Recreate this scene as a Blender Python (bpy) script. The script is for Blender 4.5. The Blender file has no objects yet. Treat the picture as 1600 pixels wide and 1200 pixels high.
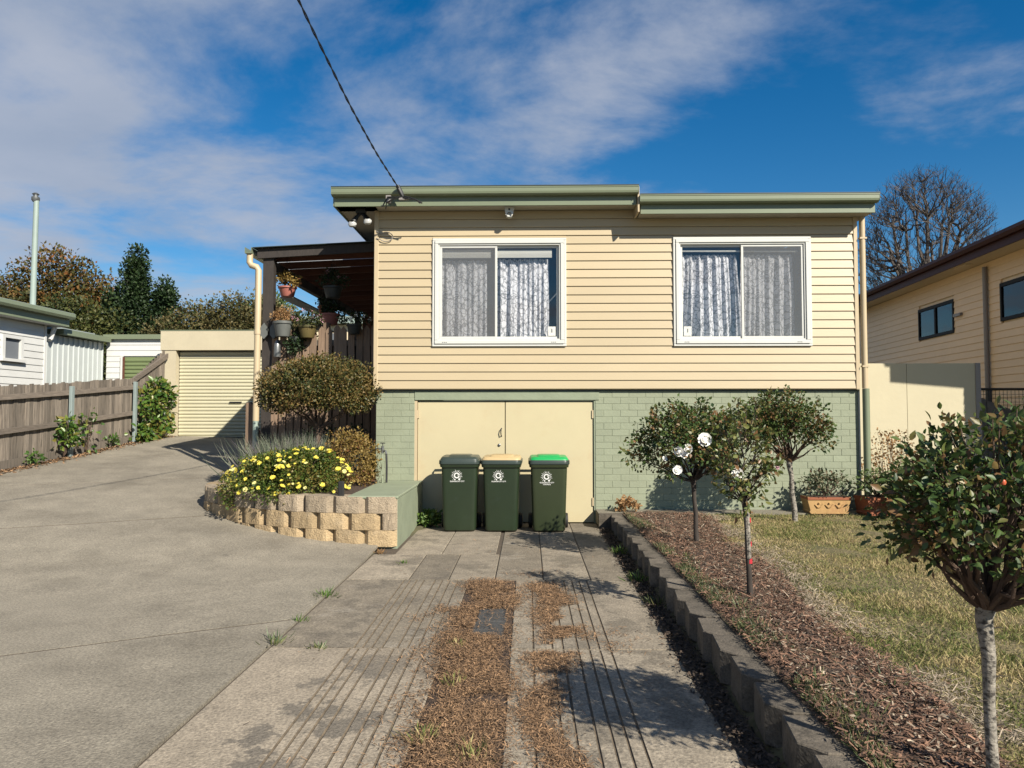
import bpy, bmesh, math, random
import numpy as np
from mathutils import Vector, Matrix
random.seed(7)
rng = np.random.default_rng(7)
rad = math.radians
scene = bpy.context.scene
COL = scene.collection

# ------------------------------------------------------------------ camera
cam_d = bpy.data.cameras.new('camera')
cam = bpy.data.objects.new('camera', cam_d); COL.objects.link(cam)
cam.location = (0, 0, 1.6)
cam.rotation_euler = (rad(90 + 2.4), 0, rad(1.25))
cam_d.sensor_width = 36.0
cam_d.lens = 36.0 * 1150 / 1600
cam_d.clip_start = 0.05
cam_d.clip_end = 2000
scene.camera = cam

# ------------------------------------------------------------------ sun and sky
SUN = Vector((-0.85, 1.0, -0.9)).normalized()      # the way the light travels
sun_el = math.asin(-SUN.z)
to_sun = -SUN
sd = bpy.data.lights.new('sun', 'SUN'); sd.energy = 5.0; sd.angle = rad(0.5); sd.color = (1.0, 0.93, 0.80)
so = bpy.data.objects.new('sun', sd); COL.objects.link(so)
so.rotation_euler = SUN.to_track_quat('-Z', 'Y').to_euler()
world = bpy.data.worlds.new('World'); scene.world = world; world.use_nodes = True
nt = world.node_tree; nt.nodes.clear()
def wn(t, **k):
    n = nt.nodes.new(t)
    for a, b in k.items(): setattr(n, a, b)
    return n
L = nt.links.new
sky = wn('ShaderNodeTexSky', sky_type='NISHITA', sun_disc=False)
sky.sun_elevation = sun_el
sky.sun_rotation = math.atan2(to_sun.x, to_sun.y)
sky.air_density = 1.0; sky.dust_density = 0.2; sky.ozone_density = 3.0
hsv = wn('ShaderNodeHueSaturation'); hsv.inputs['Saturation'].default_value = 1.42; hsv.inputs['Value'].default_value = 1.0
L(sky.outputs[0], hsv.inputs['Color'])
tc = wn('ShaderNodeTexCoord'); sep = wn('ShaderNodeSeparateXYZ'); L(tc.outputs['Generated'], sep.inputs[0])
def wm(op, a, b=None, clamp=False):
    m = wn('ShaderNodeMath', operation=op); m.use_clamp = clamp
    for i, v in enumerate((a, b)):
        if v is None: continue
        if hasattr(v, 'is_linked'): L(v, m.inputs[i])
        else: m.inputs[i].default_value = v
    return m.outputs[0]
zz = wm('ADD', wm('MAXIMUM', sep.outputs[2], 0.0), 0.16)
cu = wm('DIVIDE', sep.outputs[0], zz); cv = wm('DIVIDE', sep.outputs[1], zz)
cmb = wn('ShaderNodeCombineXYZ'); L(cu, cmb.inputs[0]); L(cv, cmb.inputs[1]); cmb.inputs[2].default_value = 3.7
n1 = wn('ShaderNodeTexNoise'); n1.inputs['Scale'].default_value = 1.35; n1.inputs['Detail'].default_value = 12; n1.inputs['Roughness'].default_value = 0.60; n1.inputs['Distortion'].default_value = 0.25
mp = wn('ShaderNodeMapping'); mp.inputs['Location'].default_value = (2.6, 3.4, 0); mp.inputs['Rotation'].default_value = (0, 0, rad(25)); mp.inputs['Scale'].default_value = (0.9, 1.1, 1)
L(cmb.outputs[0], mp.inputs[0]); L(mp.outputs[0], n1.inputs['Vector'])
cover = wm('ADD', n1.outputs[0], wm('MULTIPLY', sep.outputs[0], -0.20))
cr = wn('ShaderNodeMapRange'); cr.interpolation_type = 'SMOOTHSTEP'
L(cover, cr.inputs['Value']); cr.inputs['From Min'].default_value = 0.42; cr.inputs['From Max'].default_value = 0.70
cr.inputs['To Max'].default_value = 0.90
n2 = wn('ShaderNodeTexNoise'); n2.inputs['Scale'].default_value = 2.2; n2.inputs['Detail'].default_value = 9
L(mp.outputs[0], n2.inputs['Vector'])
ccol = wn('ShaderNodeMix', data_type='RGBA'); L(n2.outputs[0], ccol.inputs[0])
ccol.inputs[6].default_value = (2.4, 3.1, 4.3, 1); ccol.inputs[7].default_value = (5.4, 5.6, 6.3, 1)
smix = wn('ShaderNodeMix', data_type='RGBA'); L(cr.outputs[0], smix.inputs[0]); L(hsv.outputs[0], smix.inputs[6]); L(ccol.outputs[2], smix.inputs[7])
bg = wn('ShaderNodeBackground'); bg.inputs['Strength'].default_value = 0.057
wo = wn('ShaderNodeOutputWorld'); L(smix.outputs[2], bg.inputs[0]); L(bg.outputs[0], wo.inputs[0])

vs = scene.view_settings
vs.view_transform = 'Standard'; vs.look = 'None'; vs.exposure = 0.90; vs.gamma = 1.0; vs.use_curve_mapping = False
scene.cycles.max_bounces = 6; scene.cycles.transparent_max_bounces = 12

# ------------------------------------------------------------------ materials
MATS = {}
TONE, PALE, LEAFT = 0.545, 0.69, 0.80      # all paint chips brought to one camera exposure
WHITES = {'window_white', 'white_board', 'print_white', 'petal_white', 'lamp_glass', 'petal_yellow', 'petal_cream', 'blind', 'sticker'}
def mat(name, col, rough=0.7, var=0.12, scale=6.0, bump=0.0, bscale=None, stretch=(1, 1, 1), orand=0.0, irand=0.0,
        col2=None, metal=0.0, spec=0.5, stain=None, detail=6.0, trans=0.0, coat=0.0, grain=0.0, gscale=90.0, stain2=None):
    """base colour with noise variation, optional per-object / per-island variation, stain patches and bump"""
    G = PALE if name in WHITES else TONE
    col = tuple(c * G for c in col)
    if col2: col2 = tuple(c * G for c in col2)
    if stain: stain = (tuple(c * G for c in stain[0]),) + tuple(stain[1:])
    m = bpy.data.materials.new(name); m.use_nodes = True; t = m.node_tree; N = t.nodes; K = t.links.new
    b = N['Principled BSDF']; b.inputs['Roughness'].default_value = rough; b.inputs['Metallic'].default_value = metal
    b.inputs['Specular IOR Level'].default_value = spec
    if coat: b.inputs['Coat Weight'].default_value = coat
    co = N.new('ShaderNodeTexCoord'); mpg = N.new('ShaderNodeMapping'); mpg.inputs['Scale'].default_value = stretch
    K(co.outputs['Object'], mpg.inputs[0])
    if orand:
        oi = N.new('ShaderNodeObjectInfo'); ad = N.new('ShaderNodeVectorMath'); ad.operation = 'ADD'
        sc = N.new('ShaderNodeVectorMath'); sc.operation = 'SCALE'; sc.inputs[0].default_value = (31, 17, 23); K(oi.outputs['Random'], sc.inputs['Scale'])
        K(mpg.outputs[0], ad.inputs[0]); K(sc.outputs[0], ad.inputs[1]); vec = ad.outputs[0]
    else: vec = mpg.outputs[0]
    nz = N.new('ShaderNodeTexNoise'); nz.inputs['Scale'].default_value = scale; nz.inputs['Detail'].default_value = detail; nz.inputs['Roughness'].default_value = 0.65
    K(vec, nz.inputs['Vector'])
    c2 = col2 if col2 else tuple(c * (1 + var) for c in col); c1 = col if col2 else tuple(c * (1 - var) for c in col)
    rp = N.new('ShaderNodeMapRange'); rp.inputs['From Min'].default_value = 0.3; rp.inputs['From Max'].default_value = 0.7
    K(nz.outputs[0], rp.inputs['Value'])
    mx = N.new('ShaderNodeMix'); mx.data_type = 'RGBA'; K(rp.outputs[0], mx.inputs[0])
    mx.inputs[6].default_value = (*c1, 1); mx.inputs[7].default_value = (*c2, 1); out = mx.outputs[2]
    def scale_by(src, amt, out):
        r = N.new('ShaderNodeMapRange'); K(src, r.inputs['Value']); r.inputs['To Min'].default_value = 1 - amt; r.inputs['To Max'].default_value = 1 + amt
        v = N.new('ShaderNodeVectorMath'); v.operation = 'SCALE'; K(out, v.inputs[0]); K(r.outputs[0], v.inputs['Scale']); return v.outputs[0]
    if orand: out = scale_by(oi.outputs['Random'], orand, out)
    if irand:
        g = N.new('ShaderNodeNewGeometry'); out = scale_by(g.outputs['Random Per Island'], irand, out)
    if stain2: stain2 = (tuple(c * G for c in stain2[0]),) + tuple(stain2[1:])
    for stain in [q for q in (stain, stain2) if q]:
        scol, sscale, lo, hi, amt = stain
        n3 = N.new('ShaderNodeTexNoise'); n3.inputs['Scale'].default_value = sscale; n3.inputs['Detail'].default_value = 8; n3.inputs['Roughness'].default_value = 0.7
        K(vec, n3.inputs['Vector'])
        r3 = N.new('ShaderNodeMapRange'); r3.interpolation_type = 'SMOOTHSTEP'; K(n3.outputs[0], r3.inputs['Value']); r3.inputs['From Min'].default_value = lo; r3.inputs['From Max'].default_value = hi; r3.inputs['To Max'].default_value = amt
        m3 = N.new('ShaderNodeMix'); m3.data_type = 'RGBA'; K(r3.outputs[0], m3.inputs[0]); K(out, m3.inputs[6]); m3.inputs[7].default_value = (*scol, 1); out = m3.outputs[2]
    if grain:
        ng = N.new('ShaderNodeTexNoise'); ng.inputs['Scale'].default_value = gscale; ng.inputs['Detail'].default_value = 4; ng.inputs['Roughness'].default_value = 0.75; K(vec, ng.inputs['Vector'])
        rg = N.new('ShaderNodeMapRange'); rg.inputs['From Min'].default_value = 0.33; rg.inputs['From Max'].default_value = 0.67; K(ng.outputs[0], rg.inputs['Value']); out = scale_by(rg.outputs[0], grain, out)
    K(out, b.inputs['Base Color'])
    if bump:
        nb = N.new('ShaderNodeTexNoise'); nb.inputs['Scale'].default_value = bscale or scale * 4; nb.inputs['Detail'].default_value = 5; K(vec, nb.inputs['Vector'])
        bp = N.new('ShaderNodeBump'); bp.inputs['Strength'].default_value = 1.0; bp.inputs['Distance'].default_value = bump; K(nb.outputs[0], bp.inputs['Height']); K(bp.outputs[0], b.inputs['Normal'])
    if trans:
        tr = N.new('ShaderNodeBsdfTranslucent'); K(out, tr.inputs['Color']); ms = N.new('ShaderNodeMixShader'); ms.inputs[0].default_value = trans
        K(b.outputs[0], ms.inputs[1]); K(tr.outputs[0], ms.inputs[2]); K(ms.outputs[0], N['Material Output'].inputs[0])
    MATS[name] = m
    return m
def leafmat(name, cols, rough=0.45, trans=0.25, spec=0.5, clump=1.6, amp=0.3):
    """leaf colours picked leaf by leaf from a ramp, shifted by a soft noise through the crown"""
    m = bpy.data.materials.new(name); m.use_nodes = True; t = m.node_tree; N = t.nodes; K = t.links.new
    b = N['Principled BSDF']; b.inputs['Roughness'].default_value = rough; b.inputs['Specular IOR Level'].default_value = spec
    g = N.new('ShaderNodeNewGeometry'); rp = N.new('ShaderNodeValToRGB'); e = rp.color_ramp.elements
    while len(e) < len(cols): e.new(0.5)
    for i, c in enumerate(cols): e[i].position = i / max(1, len(cols) - 1); e[i].color = (*(v * LEAFT for v in c), 1)
    co = N.new('ShaderNodeTexCoord'); nz = N.new('ShaderNodeTexNoise'); nz.inputs['Scale'].default_value = clump; nz.inputs['Detail'].default_value = 2; K(co.outputs['Object'], nz.inputs['Vector'])
    mr = N.new('ShaderNodeMapRange'); mr.inputs['From Min'].default_value = 0.3; mr.inputs['From Max'].default_value = 0.7; mr.inputs['To Min'].default_value = -amp; mr.inputs['To Max'].default_value = amp; K(nz.outputs[0], mr.inputs['Value'])
    ad = N.new('ShaderNodeMath'); ad.operation = 'ADD'; K(g.outputs['Random Per Island'], ad.inputs[0]); K(mr.outputs[0], ad.inputs[1]); K(ad.outputs[0], rp.inputs[0])
    K(rp.outputs[0], b.inputs['Base Color'])
    tr = N.new('ShaderNodeBsdfTranslucent'); K(rp.outputs[0], tr.inputs['Color']); ms = N.new('ShaderNodeMixShader'); ms.inputs[0].default_value = trans
    K(b.outputs[0], ms.inputs[1]); K(tr.outputs[0], ms.inputs[2]); K(ms.outputs[0], N['Material Output'].inputs[0])
    MATS[name] = m
    return m
def glassmat(name, tint=(0.94, 0.94, 0.94), refl=0.06):
    m = bpy.data.materials.new(name); m.use_nodes = True; t = m.node_tree; N = t.nodes; K = t.links.new; N.remove(N['Principled BSDF'])
    tp = N.new('ShaderNodeBsdfTransparent'); tp.inputs[0].default_value = (*tint, 1); gl = N.new('ShaderNodeBsdfGlossy'); gl.inputs['Roughness'].default_value = 0.02
    co = N.new('ShaderNodeTexCoord'); nz = N.new('ShaderNodeTexNoise'); nz.inputs['Scale'].default_value = 1.3; K(co.outputs['Object'], nz.inputs['Vector'])
    bp = N.new('ShaderNodeBump'); bp.inputs['Distance'].default_value = 0.004; K(nz.outputs[0], bp.inputs['Height']); K(bp.outputs[0], gl.inputs['Normal'])
    fr = N.new('ShaderNodeLayerWeight'); fr.inputs[0].default_value = 0.5; pw_ = N.new('ShaderNodeMath'); pw_.operation = 'POWER'; pw_.inputs[1].default_value = 4.0; K(fr.outputs['Facing'], pw_.inputs[0]); ad = N.new('ShaderNodeMath'); ad.operation = 'MULTIPLY_ADD'; ad.inputs[1].default_value = 0.8; ad.inputs[2].default_value = refl; K(pw_.outputs[0], ad.inputs[0])
    ms = N.new('ShaderNodeMixShader'); K(ad.outputs[0], ms.inputs[0]); K(tp.outputs[0], ms.inputs[1]); K(gl.outputs[0], ms.inputs[2]); K(ms.outputs[0], N['Material Output'].inputs[0]); MATS[name] = m
def lacemat(name):
    m = bpy.data.materials.new(name); m.use_nodes = True; t = m.node_tree; N = t.nodes; K = t.links.new
    b = N['Principled BSDF']; b.inputs['Base Color'].default_value = (0.60, 0.605, 0.64, 1); b.inputs['Roughness'].default_value = 0.9
    uv = N.new('ShaderNodeUVMap'); nz = N.new('ShaderNodeTexNoise'); nz.inputs['Scale'].default_value = 7; nz.inputs['Detail'].default_value = 2; K(uv.outputs[0], nz.inputs['Vector'])
    mxv = N.new('ShaderNodeMix'); mxv.data_type = 'RGBA'; mxv.inputs[0].default_value = 0.12; K(uv.outputs[0], mxv.inputs[6]); K(nz.outputs['Color'], mxv.inputs[7])
    def vor(s, w):
        v = N.new('ShaderNodeTexVoronoi'); v.feature = 'DISTANCE_TO_EDGE'; v.inputs['Scale'].default_value = s; K(mxv.outputs[2], v.inputs['Vector'])
        r = N.new('ShaderNodeMapRange'); r.interpolation_type = 'SMOOTHSTEP'; K(v.outputs['Distance'], r.inputs['Value']); r.inputs['From Min'].default_value = w * 0.4; r.inputs['From Max'].default_value = w; return r.outputs[0]
    def ring(s):
        v = N.new('ShaderNodeTexVoronoi'); v.inputs['Scale'].default_value = s; K(mxv.outputs[2], v.inputs['Vector'])
        a = N.new('ShaderNodeMath'); a.operation = 'SUBTRACT'; a.inputs[1].default_value = 0.30; K(v.outputs['Distance'], a.inputs[0]); c = N.new('ShaderNodeMath'); c.operation = 'ABSOLUTE'; K(a.outputs[0], c.inputs[0])
        r = N.new('ShaderNodeMapRange'); K(c.outputs[0], r.inputs['Value']); r.inputs['From Min'].default_value = 0.01; r.inputs['From Max'].default_value = 0.045; return r.outputs[0]
    def mul(a, c):
        q = N.new('ShaderNodeMath'); q.operation = 'MULTIPLY'; K(a, q.inputs[0]); K(c, q.inputs[1]); return q.outputs[0]
    al = mul(mul(vor(5.5, 0.040), vor(12, 0.065)), ring(7.5))
    r = N.new('ShaderNodeMapRange'); K(al, r.inputs['Value']); r.inputs['To Min'].default_value = 0.38; r.inputs['To Max'].default_value = 1.0
    tp = N.new('ShaderNodeBsdfTransparent'); ms = N.new('ShaderNodeMixShader'); K(r.outputs[0], ms.inputs[0]); K(tp.outputs[0], ms.inputs[1]); K(b.outputs[0], ms.inputs[2]); K(ms.outputs[0], N['Material Output'].inputs[0]); MATS[name] = m
def screenmat(name, a, col=(0.08, 0.085, 0.09)):
    m = bpy.data.materials.new(name); m.use_nodes = True; t = m.node_tree; N = t.nodes; K = t.links.new
    b = N['Principled BSDF']; b.inputs['Base Color'].default_value = (*col, 1); b.inputs['Roughness'].default_value = 0.8
    co = N.new('ShaderNodeTexCoord'); nz = N.new('ShaderNodeTexNoise'); nz.inputs['Scale'].default_value = 40; K(co.outputs['Object'], nz.inputs['Vector'])
    r = N.new('ShaderNodeMapRange'); K(nz.outputs[0], r.inputs['Value']); r.inputs['To Min'].default_value = a - 0.06; r.inputs['To Max'].default_value = a + 0.06
    tp = N.new('ShaderNodeBsdfTransparent'); ms = N.new('ShaderNodeMixShader'); K(r.outputs[0], ms.inputs[0]); K(tp.outputs[0], ms.inputs[1]); K(b.outputs[0], ms.inputs[2]); K(ms.outputs[0], N['Material Output'].inputs[0]); MATS[name] = m

mat('vinyl', (0.715, 0.58, 0.37), 0.42, 0.035, 1.6, 0.0006, 30, (0.3, 1, 1), orand=0.035, stain=((0.60, 0.47, 0.29), 1.1, 0.52, 0.80, 0.35))
mat('trim_cream', (0.75, 0.60, 0.385), 0.45, 0.04, 3)
mat('brick_green', (0.39, 0.43, 0.30), 0.75, 0.07, 4, 0.0028, 30, orand=0.035, stain=((0.33, 0.355, 0.24), 1.2, 0.5, 0.75, 0.5))
mat('mortar_green', (0.375, 0.415, 0.29), 0.85, 0.06, 7, 0.003, 40)
mat('render_green', (0.345, 0.395, 0.275), 0.7, 0.10, 3, 0.003, 26, stain=((0.24, 0.265, 0.19), 2.2, 0.55, 0.75, 0.6))
mat('door_cream', (0.78, 0.68, 0.43), 0.5, 0.04, 1.2, 0.0012, 3, stain=((0.72, 0.55, 0.33), 1.3, 0.50, 0.75, 0.55))
mat('gutter_green', (0.27, 0.315, 0.205), 0.4, 0.05, 2)
mat('roof_dark', (0.05, 0.07, 0.065), 0.5, 0.1, 3)
mat('soffit', (0.62, 0.57, 0.47), 0.7, 0.05, 2)
mat('window_white', (0.72, 0.72, 0.68), 0.35, 0.03, 4)
mat('window_beige', (0.78, 0.68, 0.50), 0.45, 0.03, 4)
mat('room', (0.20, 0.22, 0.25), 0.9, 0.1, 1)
mat('blind', (0.66, 0.66, 0.60), 0.7, 0.05, 3)
mat('sticker', (0.75, 0.75, 0.70), 0.6, 0.2, 30)
mat('dark_metal', (0.03, 0.03, 0.032), 0.5, 0.2, 6)
mat('grey_metal', (0.30, 0.31, 0.31), 0.4, 0.15, 12, metal=0.6)
mat('black_rubber', (0.018, 0.018, 0.018), 0.7, 0.2, 12)
mat('lamp_glass', (0.50, 0.50, 0.49), 0.08, 0.05, 5)
mat('bin_green', (0.024, 0.042, 0.019), 0.38, 0.14, 3.0, 0.0008, 8, stain=((0.050, 0.075, 0.060), 4.5, 0.58, 0.80, 0.6))
mat('bin_olive', (0.040, 0.055, 0.022), 0.40, 0.12, 3.0, 0.0008, 8, stain=((0.07, 0.085, 0.05), 4.5, 0.62, 0.80, 0.4))
mat('bin_grey', (0.048, 0.068, 0.057), 0.36, 0.1, 3)
mat('bin_yellow', (0.72, 0.53, 0.27), 0.45, 0.08, 3)
mat('bin_lime', (0.012, 0.48, 0.12), 0.4, 0.08, 3)
mat('print_white', (0.80, 0.80, 0.78), 0.6, 0.05, 20)
mat('concrete', (0.375, 0.33, 0.255), 0.92, 0.17, 2.2, 0.007, 70, stain=((0.215, 0.185, 0.14), 0.7, 0.45, 0.70, 0.75), grain=0.44, gscale=60, stain2=((0.15, 0.13, 0.105), 2.6, 0.64, 0.72, 0.6))
mat('concrete_strip', (0.46, 0.385, 0.29), 0.92, 0.18, 5.0, 0.006, 60, orand=0.14, stain=((0.15, 0.132, 0.108), 1.7, 0.535, 0.575, 0.72), grain=0.42, gscale=56, stain2=((0.33, 0.27, 0.20), 0.8, 0.45, 0.65, 0.6))
mat('concrete_dark', (0.285, 0.24, 0.18), 0.92, 0.22, 5.0, 0.006, 60, orand=0.18, stain=((0.15, 0.128, 0.10), 2.2, 0.50, 0.60, 0.6), grain=0.42, gscale=56, stain2=((0.40, 0.35, 0.28), 2.6, 0.56, 0.63, 0.6))
mat('concrete_mid', (0.39, 0.33, 0.25), 0.92, 0.22, 5.0, 0.006, 60, orand=0.12, stain=((0.17, 0.145, 0.11), 2.0, 0.50, 0.60, 0.65), grain=0.42, gscale=56)
mat('concrete_path', (0.29, 0.26, 0.20), 0.9, 0.2, 9, 0.005, 60, grain=0.25)
mat('groove_dirt', (0.22, 0.17, 0.115), 0.95, 0.5, 14, 0.004, 60)
mat('joint_dirt', (0.12, 0.092, 0.065), 0.95, 0.3, 20, 0.006, 60)
mat('slate', (0.085, 0.085, 0.085), 0.75, 0.25, 14, 0.004, 40)
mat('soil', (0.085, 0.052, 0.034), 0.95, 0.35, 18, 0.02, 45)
mat('mulch_base', (0.15, 0.10, 0.068), 0.95, 0.40, 22, 0.03, 60, stain=((0.28, 0.22, 0.12), 2.5, 0.48, 0.68, 0.7), grain=0.55, gscale=60)
mat('chip', (0.235, 0.130, 0.082), 0.85, 0.3, 30, irand=0.9)
mat('chip_pale', (0.50, 0.40, 0.29), 0.85, 0.2, 30, irand=0.45)
mat('straw', (0.335, 0.20, 0.105), 0.85, 0.2, 40, irand=0.85)
mat('lawn_soil', (0.27, 0.215, 0.105), 0.95, 0.30, 9, 0.02, 50, stain=((0.13, 0.13, 0.045), 1.8, 0.48, 0.66, 0.8), grain=0.4, gscale=40)
leafmat('grass_blade', [(0.09, 0.13, 0.03), (0.19, 0.20, 0.06), (0.37, 0.32, 0.14), (0.48, 0.37, 0.20)], 0.7, 0.2, 0.2, 1.9, 0.5)
leafmat('weed_green', [(0.05, 0.11, 0.02), (0.09, 0.17, 0.03), (0.16, 0.22, 0.05)], 0.55, 0.25)
leafmat('strappy', [(0.05, 0.085, 0.03), (0.09, 0.13, 0.045), (0.22, 0.21, 0.09)], 0.55, 0.2)
mat('terrain', (0.13, 0.12, 0.06), 0.95, 0.35, 2, 0.02, 12)
mat('block_buff', (0.60, 0.44, 0.25), 0.9, 0.2, 10, 0.014, 55, orand=0.18, grain=0.25, stain=((0.40, 0.32, 0.22), 5, 0.5, 0.7, 0.5))
mat('block_pink', (0.49, 0.39, 0.275), 0.9, 0.22, 10, 0.014, 55, orand=0.16, grain=0.3, stain=((0.30, 0.25, 0.19), 5, 0.5, 0.7, 0.6))
mat('block_grey', (0.185, 0.155, 0.12), 0.92, 0.28, 9, 0.008, 50, orand=0.2, stain=((0.065, 0.055, 0.04), 5, 0.45, 0.65, 0.75), grain=0.3)
mat('paling', (0.30, 0.25, 0.20), 0.85, 0.38, 7, 0.004, 30, (7, 7, 0.4), orand=0.32, stain=((0.06, 0.048, 0.038), 5.0, 0.50, 0.70, 0.85))
mat('paling_brown', (0.32, 0.215, 0.145), 0.8, 0.28, 7, 0.003, 30, (6, 6, 0.5), orand=0.24, stain=((0.12, 0.075, 0.05), 4, 0.52, 0.75, 0.6))
mat('rail_wood', (0.25, 0.205, 0.165), 0.85, 0.3, 8, 0.003, 30, (6, 0.6, 6), orand=0.2)
mat('dark_timber', (0.045, 0.035, 0.030), 0.75, 0.3, 8, 0.002, 30, (3, 3, 1))
mat('red_timber', (0.16, 0.055, 0.030), 0.75, 0.25, 8, 0.002, 30, (1, 6, 6), orand=0.2)
mat('post_steel', (0.36, 0.44, 0.43), 0.5, 0.08, 5)
mat('sheet_pale', (0.45, 0.50, 0.50), 0.5, 0.06, 3)
mat('garage_cream', (0.74, 0.65, 0.46), 0.75, 0.05, 2, 0.002, 20)
mat('roller_cream', (0.80, 0.75, 0.53), 0.45, 0.03, 2)
mat('roller_green', (0.23, 0.29, 0.13), 0.5, 0.05, 2)
mat('white_board', (0.72, 0.72, 0.70), 0.5, 0.04, 3, orand=0.02)
mat('white_sheet', (0.70, 0.75, 0.74), 0.45, 0.04, 3)
mat('pipe_green', (0.42, 0.52, 0.47), 0.5, 0.06, 4)
mat('neigh_board', (1.26, 0.95, 0.60), 0.55, 0.04, 3, orand=0.03)
mat('neigh_trim', (1.12, 0.92, 0.64), 0.6, 0.04, 3)
mat('maroon', (0.075, 0.020, 0.016), 0.55, 0.1, 3, spec=0.25)
mat('frame_black', (0.016, 0.015, 0.016), 0.6, 0.1, 5, spec=0.2)
mat('blind_dark', (0.22, 0.22, 0.19), 0.8, 0.1, 3)
mat('litter_shade_tone', (0.075, 0.05, 0.034), 0.9, 0.3, 30, irand=0.7)  # leaf litter by the edging, its colour darkened to deepen the shadow band
mat('skylight', (0.80, 0.82, 0.84), 0.5, 0.05, 3, trans=0.75)
mat('panel_cream', (0.76, 0.68, 0.47), 0.7, 0.03, 1.5, 0.002, 12, stain=((0.70, 0.58, 0.38), 1.4, 0.55, 0.8, 0.4))
mat('pipe_grey', (0.36, 0.33, 0.31), 0.5, 0.06, 4)
mat('sleeper', (0.17, 0.155, 0.135), 0.85, 0.3, 6, 0.004, 30, orand=0.2)
mat('terracotta', (0.42, 0.135, 0.06), 0.8, 0.16, 8, 0.002, 30)
mat('terra_yellow', (0.62, 0.38, 0.15), 0.8, 0.2, 9, 0.002, 30, stain=((0.40, 0.14, 0.07), 4, 0.5, 0.7, 0.5))
mat('pot_pink', (0.55, 0.19, 0.15), 0.6, 0.1, 6)
mat('pot_dark', (0.035, 0.042, 0.040), 0.6, 0.2, 6)
mat('pot_grey', (0.17, 0.18, 0.17), 0.6, 0.2, 6)
mat('bark_pale', (0.40, 0.36, 0.30), 0.85, 0.35, 18, 0.006, 60, (1, 1, 1.6), stain=((0.05, 0.042, 0.035), 26, 0.47, 0.60, 0.92))
mat('bark_dark', (0.060, 0.045, 0.036), 0.85, 0.3, 18, 0.004, 50, (1, 1, 0.4))
mat('bark_brown', (0.15, 0.095, 0.065), 0.85, 0.3, 14, 0.004, 50, (1, 1, 0.4))
mat('bark_twig', (0.15, 0.125, 0.11), 0.9, 0.2, 8)
mat('tape_red', (0.65, 0.03, 0.05), 0.5, 0.1, 10)
mat('petal_white', (1.2, 1.17, 1.1), 0.6, 0.05, 20)
mat('petal_yellow', (0.86, 0.72, 0.09), 0.6, 0.06, 20, trans=0.15, irand=0.10)
mat('petal_cream', (0.86, 0.80, 0.30), 0.6, 0.06, 20, trans=0.15)
mat('petal_eye', (0.75, 0.50, 0.04), 0.7, 0.1, 20)
mat('petal_pink', (0.75, 0.42, 0.50), 0.6, 0.15, 20, trans=0.2, irand=0.3)
mat('hip_red', (0.75, 0.16, 0.07), 0.35, 0.1, 10)
mat('cable_black', (0.012, 0.012, 0.014), 0.5, 0.1, 10)
leafmat('leaf_rose', [(0.03, 0.06, 0.018), (0.055, 0.10, 0.026), (0.09, 0.14, 0.035), (0.13, 0.14, 0.04), (0.21, 0.115, 0.05)], 0.45, 0.25, 0.35, 4)
leafmat('leaf_rose_light', [(0.05, 0.08, 0.02), (0.10, 0.14, 0.035), (0.19, 0.20, 0.06), (0.24, 0.13, 0.06)], 0.4, 0.3, 0.5, 5)
leafmat('leaf_topiary', [(0.032, 0.048, 0.016), (0.075, 0.080, 0.022), (0.15, 0.115, 0.036), (0.22, 0.14, 0.05)], 0.48, 0.2, 0.3, 1.8)
leafmat('leaf_daisy', [(0.035, 0.07, 0.012), (0.07, 0.11, 0.018), (0.13, 0.16, 0.03), (0.20, 0.15, 0.04)], 0.5, 0.25, 0.3, 3)
leafmat('leaf_gold', [(0.14, 0.10, 0.025), (0.27, 0.18, 0.05), (0.36, 0.26, 0.08), (0.16, 0.07, 0.03)], 0.55, 0.3, 0.3, 4)
leafmat('leaf_lavender', [(0.10, 0.13, 0.09), (0.19, 0.22, 0.15), (0.27, 0.28, 0.20), (0.20, 0.16, 0.19)], 0.7, 0.2, 0.2, 4)
leafmat('leaf_ivy', [(0.025, 0.07, 0.012), (0.06, 0.13, 0.02), (0.14, 0.22, 0.035), (0.22, 0.19, 0.04)], 0.38, 0.25, 0.5, 3)
leafmat('leaf_autumn', [(0.04, 0.05, 0.016), (0.09, 0.085, 0.025), (0.17, 0.12, 0.035), (0.24, 0.10, 0.03)], 0.6, 0.25, 0.3, 0.5)
leafmat('leaf_dark', [(0.012, 0.026, 0.010), (0.022, 0.045, 0.015), (0.04, 0.07, 0.02)], 0.55, 0.15, 0.3, 0.6)
leafmat('leaf_mid', [(0.03, 0.045, 0.014), (0.06, 0.075, 0.02), (0.11, 0.11, 0.03)], 0.55, 0.2, 0.3, 0.6)
leafmat('leaf_hedge', [(0.055, 0.055, 0.02), (0.11, 0.095, 0.035), (0.17, 0.13, 0.05), (0.05, 0.07, 0.02)], 0.6, 0.2, 0.3, 0.8)
leafmat('leaf_fern', [(0.07, 0.12, 0.035), (0.13, 0.18, 0.06), (0.19, 0.22, 0.09)], 0.55, 0.25, 0.3, 0.8)
leafmat('leaf_geranium', [(0.06, 0.09, 0.045), (0.12, 0.155, 0.08), (0.20, 0.20, 0.12), (0.14, 0.08, 0.05)], 0.6, 0.25, 0.3, 5)
leafmat('leaf_dry', [(0.26, 0.14, 0.06), (0.42, 0.24, 0.11), (0.30, 0.22, 0.12)], 0.8, 0.3, 0.2, 4)
glassmat('glass'); lacemat('lace'); screenmat('fly_screen', 0.36, (0.17, 0.175, 0.18)); glassmat('glass_dark', (0.30, 0.33, 0.32), 0.05)

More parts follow.
